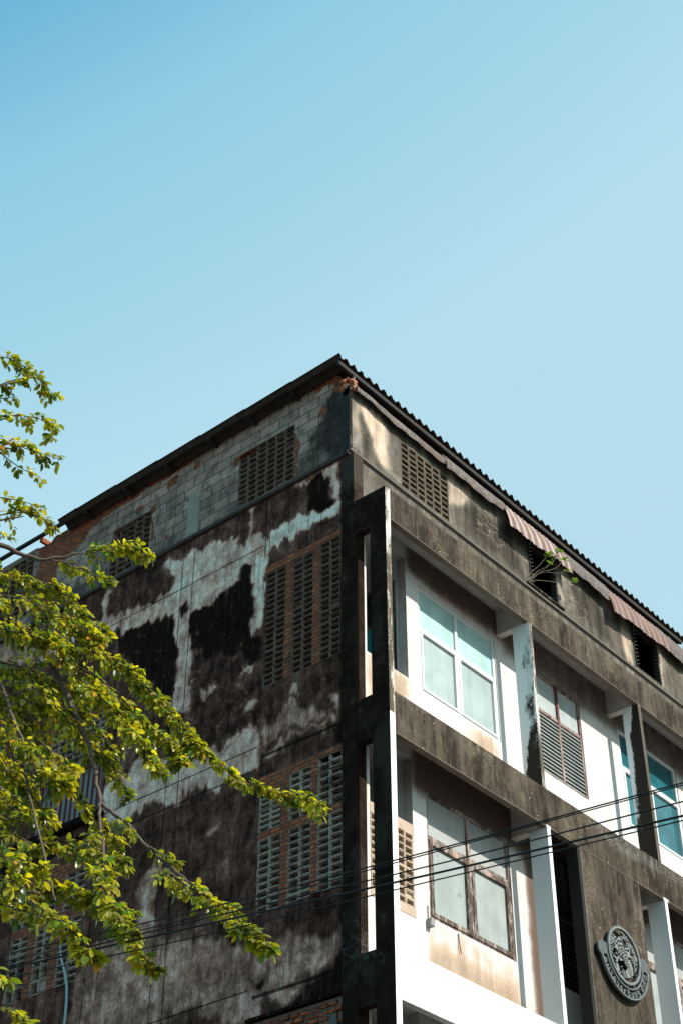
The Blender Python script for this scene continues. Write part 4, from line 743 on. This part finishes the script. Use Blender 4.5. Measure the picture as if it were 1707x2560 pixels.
def corr(name,mat,x0,x1,ztop,zbot,ytop,ybot,amp,pit,sag=.02,nz=7,parent=B):
    n=int((x1-x0)/pit*8); V=[];F=[]; th=.004; s1=random.uniform(0,6)
    for i in range(n+1):
        x=x0+(x1-x0)*i/n; wv=amp*math.cos(2*math.pi*x/pit); lw=.026*math.sin(x*2.1+s1)+.016*math.sin(x*5.3)+.008*math.sin(x*17+s1)
        for k in range(nz):
            t=k/(nz-1); bulge=.05*math.sin(t*math.pi*.8)
            y=ytop+(ybot-ytop)*t-bulge+wv*.9; z=ztop+(zbot-ztop)*t+lw*(.3+t)+wv*.3
            V+=[(x,y,z),(x,y+th,z-th*.3)]
    r=nz*2
    for i in range(n):
        for k in range(nz-1):
            a=i*r+k*2; F+=[(a,a+2,a+r+2,a+r),(a+1,a+r+1,a+r+3,a+3)]
        a=i*r+(nz-1)*2; F.append((a,a+1,a+r+1,a+r)); a=i*r; F.append((a,a+r,a+r+1,a+1))
    for k in range(nz-1): a=k*2; F+=[(a,a+1,a+3,a+2)]; a=n*r+k*2; F+=[(a,a+2,a+3,a+1)]
    return MB().add(V,F).build(name,mat,parent,smooth=False)
corr('awning',MAW,3.72,5.55,17.68,17.11,-.05,-.19,.010,.105)
corr('awning',MAW2,6.82,8.68,17.68,17.09,-.05,-.19,.010,.105)
MFL2=mat_plain('checker_flashing',(.17,.14,.125),.75,14,.8,0,.6)
corr('flashing',MFL2,.04,1.5,17.66,17.43,-.03,-.08,.003,.076); corr('flashing',mat_plain('brown_flashing',(.15,.11,.09),.6,12),1.3,2.35,17.66,17.45,-.03,-.07,.003,.076); corr('flashing',MFL2,2.2,3.8,17.70,17.40,-.04,-.10,.003,.076)
corr('flashing',MFL2,5.5,6.9,17.72,17.34,-.04,-.11,.003,.076); corr('flashing',MFL2,8.6,10.6,17.72,17.26,-.04,-.11,.003,.076)
# broken corner bricks and eye bolt
b=MB()
for k in range(16):
    x=random.uniform(-.01,.10); y=random.uniform(-.06,.16); z=random.uniform(17.56,17.80); s=random.uniform(.03,.055)
    R=Matrix.Rotation(random.uniform(0,3),3,'Z')@Matrix.Rotation(random.uniform(-.4,.4),3,'X')
    vs=[Vector((x,y,z))+R@Vector((a*s,c*s*.6,d*s*.45)) for a in(-1,1) for c in(-1,1) for d in(-1,1)]
    b.add(vs,[(0,1,3,2),(4,6,7,5),(0,4,5,1),(2,3,7,6),(0,2,6,4),(1,5,7,3)])
b.build('broken_brick',mat_plain('fresh_brick',(.55,.20,.09),.5,14),B,bevel=.006)
b=MB(); b.tube([(-.0,-.09,17.50),(-.0,-.09,17.74)],.006,6); b.tube([(.0,-.09+.022*math.cos(t),17.762+.022*math.sin(t)) for t in np.linspace(0,6.28,13)],.005,5); b.build('eye_bolt',mat_plain('bolt_steel',(.25,.23,.22),.3,9,.5,.5),B)
# junction box and conduit
b=MB(); b.box(1.35,1.43,-.13,-.051,9.56,9.66).tube([(1.39,-.06,9.66),(1.39,-.06,9.85)],.01,6); b.build('junction_box',mat_plain('box_grey',(.25,.25,.25),.2),B,bevel=.006)
b=MB(); b.tube([(2.0,-.06,9.68),(2.0,-.075,9.5),(2.02,-.075,9.42)],.007,5); b.build('window_hook',MPUR,B)
# ---------------------------------------------------------------- emblem
E=empty('wall_emblem',(4.93,-.62,10.15)); tag(E,'grey metal bird emblem in a ring with lettered ribbon on brown pilaster','emblem')
def inplane(m): # mesh from curve (x,y)->(x,z) facing -y
    return m
def curve_mesh(name,cv,mat,parent,M4):
    ob=bpy.data.objects.new('tmp_curve',cv); S.collection.objects.link(ob); bpy.context.view_layer.update()
    me=bpy.data.meshes.new_from_object(ob.evaluated_get(bpy.context.evaluated_depsgraph_get())); bpy.data.objects.remove(ob)
    me.transform(M4); me.materials.clear(); me.materials.append(mat); o=bpy.data.objects.new(name,me); S.collection.objects.link(o); o.parent=parent; return o
RX90=Matrix.Rotation(math.pi/2,4,'X')
def poly_curve(polys,ext):
    cv=bpy.data.curves.new('c','CURVE'); cv.dimensions='2D'; cv.fill_mode='BOTH'; cv.extrude=ext; cv.bevel_depth=.003; cv.bevel_resolution=0
    for P in polys:
        sp=cv.splines.new('POLY'); sp.points.add(len(P)-1); sp.use_cyclic_u=True
        for q,p in zip(sp.points,P): q.co=(p[0],p[1],0,1)
    return cv
def arc(r,a0,a1,n=40): return [(r*math.cos(a0+(a1-a0)*i/n),r*math.sin(a0+(a1-a0)*i/n)) for i in range(n+1)]
def at(y): return Matrix.Translation((0,y,0))@RX90
MEL=mat_plain('worn_metal_edge',(.19,.205,.20),.45,12,.45,.25,.4,.5)
curve_mesh('ring',poly_curve([arc(.402,0,2*math.pi,64)[:-1],arc(.368,0,2*math.pi,64)[:-1]],.016),MEL,E,at(-.075))
EPOLY=[[(-0.38,0.142),(-0.341,0.213),(-0.277,0.255),(-0.196,0.249),(-0.176,0.197),(-0.156,0.169),(-0.129,0.224),(-0.067,0.277),(-0.014,0.285),(-0.015,0.226),(-0.025,0.176),(0.027,0.129),(0.075,0.162),(0.097,0.216),(0.167,0.25),(0.249,0.241),(0.303,0.2),(0.339,0.123),(0.358,0.041),(0.34,-0.069),(0.29,-0.154),(0.23,-0.19),(0.202,-0.175),(0.264,-0.127),(0.261,-0.094),(0.229,-0.098),(0.254,-0.055),(0.218,-0.049),(0.233,-0.004),(0.184,-0.013),(0.18,0.014),(0.127,0.009),(0.165,-0.054),(0.2,-0.136),(0.204,-0.215),(0.144,-0.302),(0.032,-0.347),(-0.067,-0.332),(-0.118,-0.279),(-0.125,-0.213),(-0.099,-0.188),(-0.068,-0.236),(-0.009,-0.246),(0.052,-0.198),(0.068,-0.17),(0.016,-0.175),(0.046,-0.132),(-0.017,-0.134),(0.01,-0.102),(-0.038,-0.089),(-0.134,-0.056),(-0.105,-0.012),(-0.204,0.003),(-0.238,0.038),(-0.276,0.049),(-0.294,0.008),(-0.331,-0.027),(-0.365,0.009),(-0.383,0.072)],[(-0.334,-0.039),(-0.307,-0.111),(-0.229,-0.126),(-0.135,-0.114),(-0.005,-0.078),(-0.072,-0.053),(-0.171,-0.039),(-0.224,-0.021),(-0.215,-0.053),(-0.159,-0.081),(-0.244,-0.096),(-0.28,-0.073)],[(-0.241,-0.135),(-0.2,-0.134),(-0.202,-0.192),(-0.177,-0.269),(-0.128,-0.328),(-0.029,-0.343),(-0.075,-0.368),(-0.172,-0.347),(-0.243,-0.295),(-0.258,-0.221)],[(0.003,0.368),(0.071,0.343),(0.16,0.319),(0.161,0.272),(0.086,0.265),(-0.003,0.236),(-0.014,0.285)]]
g_=G('engraved_metal'); wv=g_.t.nodes.new('ShaderNodeTexWave'); wv.wave_type='RINGS'; wv.rings_direction='Y'; wv.inputs['Scale'].default_value=7; wv.inputs['Distortion'].default_value=5; wv.inputs['Detail'].default_value=2; wv.inputs['Detail Scale'].default_value=.6; g_.L(g_.obj,wv.inputs[0])
g_.t.nodes.remove(wv); ct=g_.math('ADD',g_.math('MULTIPLY',g_.math('SINE',g_.math('MULTIPLY',g_.noise(4.5,1,.4),75.)),.5),.5)
g_.base(g_.mix(g_.rng(ct,.2,.7),(.012,.013,.0125),(.19,.20,.195))); g_.rough(.5); g_.bump(ct,.6,.01)
for P in EPOLY: curve_mesh('bird_relief',poly_curve([[(x*.93,y*.93) for x,y in P]],.010),g_.m,E,at(-.07))
A0,A1=math.radians(194),math.radians(352)
curve_mesh('ribbon_edge',poly_curve([arc(.60,A0,A1)+arc(.583,A1,A0)],.018),MEL,E,at(-.07))
curve_mesh('ribbon_edge',poly_curve([arc(.462,A0,A1)+arc(.450,A1,A0)],.016),MEL,E,at(-.07))
curve_mesh('ribbon_shadow_plate',poly_curve([arc(.59,A0,A1)+arc(.455,A1,A0)],.003),MEMD,E,at(-.045))  # dark plate stands in for the shadow seen through the open ribbon
for a in (A0,A1):
    s=-1 if a==A0 else 1
    P=[(math.cos(a)*.43,math.sin(a)*.43),(math.cos(a)*.62,math.sin(a)*.62),(math.cos(a+s*.10)*.65,math.sin(a+s*.10)*.65),(math.cos(a+s*.25)*.63,math.sin(a+s*.25)*.63),(math.cos(a+s*.34)*.56,math.sin(a+s*.34)*.56),(math.cos(a+s*.36)*.43,math.sin(a+s*.36)*.43)]
    curve_mesh('ribbon_tail',poly_curve([P],.014),MEM,E,at(-.06))
CL=['\u0e18','\u0e19','\u0e32','\u0e04','\u0e32','\u0e23','\u0e28','\u0e23\u0e35','\u0e19','\u0e04','\u0e23',' ','\u0e08\u0e33','\u0e01\u0e31','\u0e14']
try: fnt=bpy.data.fonts['Bfont']
except Exception: fnt=None
wts=[1,1,.8,1,.8,.9,1,.9,1,1,.9,.5,1.3,1,1]; tot=sum(wts); acc=0
for c,wt in zip(CL,wts):
    mid=(acc+wt/2)/tot; acc+=wt
    if c==' ': continue
    a=A0+.06+(A1-A0-.12)*mid
    tcv=bpy.data.curves.new('t','FONT'); tcv.body=c; tcv.size=.125; tcv.extrude=.012; tcv.align_x='CENTER'; tcv.offset=.0022
    rot=Matrix.Rotation(a+math.pi/2,4,'Z'); tr=Matrix.Translation((math.cos(a)*.568,math.sin(a)*.568,0))
    curve_mesh('letter',tcv,MEL,E,at(-.066)@tr@rot)
b=MB()
for x,z in ((-.28,.25),(.28,-.2),(0,-.38),(-.3,-.25),(.28,.25)): b.tube([(x,0,z),(x,-.07,z)],.012,6)
b.build('stand_off',MEMD,E)
# ---------------------------------------------------------------- plant in the attic window
P=empty('window_plant',(4.4,-.02,16.45)); tag(P,'leggy green shrub with bare twigs growing out of the broken attic window','plant')
stems=[[(4.36,.0,16.44),(4.45,-.1,16.62),(4.56,-.2,16.78),(4.69,-.3,17.02)],[(4.42,-.02,16.44),(4.60,-.12,16.52),(4.95,-.24,16.62),(5.2,-.3,16.72),(5.42,-.3,16.9)],[(4.42,-.02,16.44),(4.6,-.1,16.7),(4.85,-.25,16.95),(5.02,-.3,17.28)],[(4.44,-.02,16.44),(4.66,-.14,16.7),(4.95,-.25,16.9),(5.17,-.3,17.2)],[(4.4,0,16.44),(4.55,-.1,16.6),(4.66,-.25,16.75),(4.71,-.3,16.88)],[(4.5,-.05,16.55),(4.75,-.15,16.75),(5.0,-.25,16.82),(5.22,-.3,16.98)],[(4.42,0,16.44),(4.52,-.1,16.58),(4.66,-.15,16.7)]]
b=MB()
def smooth(pts,n=5):
    pts=[Vector(p) for p in pts]; out=[]
    for i in range(len(pts)-1):
        p0=pts[max(i-1,0)];p1=pts[i];p2=pts[i+1];p3=pts[min(i+2,len(pts)-1)]
        for k in range(n):
            t=k/n; out.append(.5*((2*p1)+(-p0+p2)*t+(2*p0-5*p1+4*p2-p3)*t*t+(-p0+3*p1-3*p2+p3)*t**3))
    out.append(pts[-1]); return out
for s in stems: q=smooth(s); b.tube(q,[.0075-.005*i/len(q) for i in range(len(q))],5)
b.build('stem',mat_plain('plant_stem',(.14,.115,.085),.3,12),P,loc=(0,0,0)).matrix_parent_inverse=Matrix.Translation((-4.4,.02,-16.45))
def leaf(b,p,d,nrm,L,Wd,fold=.25,col=None,cols=None,curl=.15):
    d=d.normalized(); s=d.cross(nrm)
    if s.length<.05: s=d.cross(Vector((1,.3,.2)))
    s.normalize(); n=s.cross(d).normalized()
    V=[p]; prof=((.22,.75),(.5,1.0),(.78,.72)); 
    for t,w_ in prof:
        c=p+d*L*t-n*(curl*L*t*t); V+= [c+s*Wd*.5*w_+n*fold*Wd*.5*w_, c, c-s*Wd*.5*w_+n*fold*Wd*.5*w_]
    V.append(p+d*L-n*curl*L)
    F=[(0,2,1),(0,3,2),(1,2,5,4),(2,3,6,5),(4,5,8,7),(5,6,9,8),(7,8,10),(8,9,10)]
    b.add(V,F)
    if cols is not None: cols.extend([col]*len(V))
b=MB(); cols=[]
for s,n in zip(stems,(9,16,11,9,6,3,0)):
    tip=Vector(s[-1])
    for k in range(n):
        t=k*2.4; d=Vector((math.cos(t),math.sin(t)*.8,random.uniform(.0,.7))); leaf(b,tip+Vector((0,0,-random.uniform(0,.05))),d,Vector((0,0,1)),random.uniform(.06,.10),.035,.2,(.10,.19,.035),cols)
def setcol(o,cols):
    at=o.data.attributes.new('lc','FLOAT_COLOR','POINT'); at.data.foreach_set('color',np.array([(*c,1) for c in cols],np.float32).ravel())
o=b.build('leaves',MLEAF,P); setcol(o,cols); o.matrix_parent_inverse=Matrix.Translation((-4.4,.02,-16.45))
# hose
hz=smooth([(-.03,5.2,10.75),(-.04,5.15,10.45),(-.05,5.09,10.13),(-.05,4.95,9.81),(-.05,4.88,9.55),(-.05,4.86,9.1),(-.05,4.92,8.4),(-.04,4.95,7.2)])
tag(MB().tube(hz,[.006+.012*min(1,i/14) for i in range(len(hz))],8).build('hanging_hose',MHOSE,loc=(-.04,5,9)),'pale blue hose hanging down the stained side wall from the lower left vent panel','hose')
# ---------------------------------------------------------------- cables
CLB=['topmost of the five thin black cables crossing in front of the building','second highest black cable, running just under the topmost one','middle one of the five black cables stretched across the facade','second lowest black cable, passing close above the lowest one','lowest of the five black cables crossing in front of the building']
for i,wr in enumerate(WIRES):
    p=[Vector(q) for q in wr]; a=p[0]+(p[0]-p[1])*8; c=p[-1]+(p[-1]-p[-2])*6; a.z=p[0].z+.5*0+.05; c.z=p[-1].z+.1
    pts=[a,p[0]+(p[0]-p[1])*2]+p+[p[-1]+(p[-1]-p[-2])*2,c]; r=(.0034,.0028,.0034,.005,.003)[i]
    o=MB().tube(smooth(pts,6),r,6).build('overhead_cable',MCAB,loc=tuple(p[1])); tag(o,CLB[i],'cable','overhead cables crossing in front of the facade')
# ---------------------------------------------------------------- tree
T=empty('leafy_tree',(-9.9,-3.4,0)); tag(T,'leafy tree with sunlit yellow green leaves reaching in from the left','tree'); TI=Matrix.Translation((9.9,3.4,0))
def tpart(o): o.parent=T; o.matrix_parent_inverse=TI; return o
trk=[(-9.9,-3.4,-.1),(-9.85,-3.35,1.2),(-9.95,-3.45,2.6),(-9.8,-3.3,4),(-9.75,-3.5,5.5),(-9.6,-3.2,7.0),(-9.55,-3.1,8.6),(-9.7,-3.0,9.8)]
q=smooth(trk,5); tpart(MB().tube(q,[.19-.13*i/len(q)+.08*max(0,1-i/4) for i in range(len(q))],14).build('trunk',MBARK,smooth=True))
def near_trunk(p): 
    z=max(3,min(9.6,p.z-1.0)); k=min(q,key=lambda t:abs(t.z-z)); return k
for pts,a,c in BRANCHES:
    pp=[Vector(p) for p in pts]
    if (pp[0]-near_trunk(pp[0])).length<2.5 and a>.015: pp=[near_trunk(pp[0])]+pp
    s=smooth(pp,5)
    # small irregular kinks
    s=[p+Vector((random.uniform(-1,1),random.uniform(-1,1),random.uniform(-1,1)))*(.008 if 0<i<len(s)-1 else 0) for i,p in enumerate(s)]
    n=len(s); tpart(MB().tube(s,[a+(c-a)*i/(n-1) for i in range(n)],7).build('branch',MBARK,smooth=True))
b=MB(); cols=[]; tw=MB()
def leafcol():
    r=random.random()
    if r<.012: return (.50,.22,.03)
    if r<.26: return (.38,.35,.035)
    if r<.7: return (random.uniform(.22,.30),random.uniform(.24,.28),.02)
    return (random.uniform(.07,.12),random.uniform(.12,.16),.016)
LN=440
for pts,r0,r1,dn in SPRAYS:
    s=smooth(pts,6); n=len(s); Ls=sum((s[i+1]-s[i]).length for i in range(n-1))
    tw.tube(s,[.006-.004*i/(n-1) for i in range(n)],4,False)
    N=max(6,int(LN*dn*Ls*((r0+r1)/2+.03)/.11)); nsh=max(3,N//9)
    for k in range(nsh):
        t=(k+random.random())/nsh; f=t*(n-1); i=min(int(f),n-2); p=s[i].lerp(s[i+1],f-i); tan=(s[i+1]-s[i]).normalized()
        R=r0+(r1-r0)*t; rd=Vector((random.gauss(0,1),random.gauss(0,1),random.gauss(0,1)));
        rd=(rd-tan*rd.dot(tan)).normalized(); fw=1-max(0,(t-.75)/.25)*.8
        d=(rd*.9+tan*random.uniform(.3,1.1)*fw).normalized(); Lr=R*random.uniform(.45,1.1)+.015; drop=Vector((0,0,-1))
        m_=5; sp=[p+d*Lr*(j/m_)+drop*Lr*.35*(j/m_)**2 for j in range(m_+1)]
        tw.tube(sp,[.0028,.0026,.0023,.002,.0018,.0014],3,False)
        per=random.randint(7,11); base=leafcol(); dk=random.choice((1.25,1.1,1,.85,.65))
        for j in range(per):
            u=(j+.8)/per*m_; jj=min(int(u),m_-1); q_=sp[jj].lerp(sp[jj+1],u-jj); side=1 if j%2 else -1
            td=(sp[jj+1]-sp[jj]).normalized(); nr=Vector((random.gauss(0,.42),random.gauss(-.25,.42),1)).normalized(); sv=td.cross(nr).normalized()*side
            ld=(sv*random.uniform(.6,1.1)+td*random.uniform(.2,.9)+drop*random.uniform(.0,.75)).normalized()
            if j==per-1: ld=(td+drop*.3).normalized()
            c=leafcol() if random.random()<.5 else base; c=(c[0]*dk,c[1]*dk,c[2])
            Ls_=random.choice((random.uniform(.028,.045),random.uniform(.045,.066),random.uniform(.04,.06))); leaf(b,q_+ld*.008,ld,nr,Ls_,Ls_*random.uniform(.5,.64),random.uniform(.05,.4),c,cols,random.uniform(0,.3))
nl=len(cols); b.add(tw.v,tw.f,1); cols+=[(.1,.08,.06)]*len(tw.v); o=b.build('foliage',[MLEAF,MBARK],smooth=True); setcol(o,cols); tpart(o); print('LEAVES',nl//11)
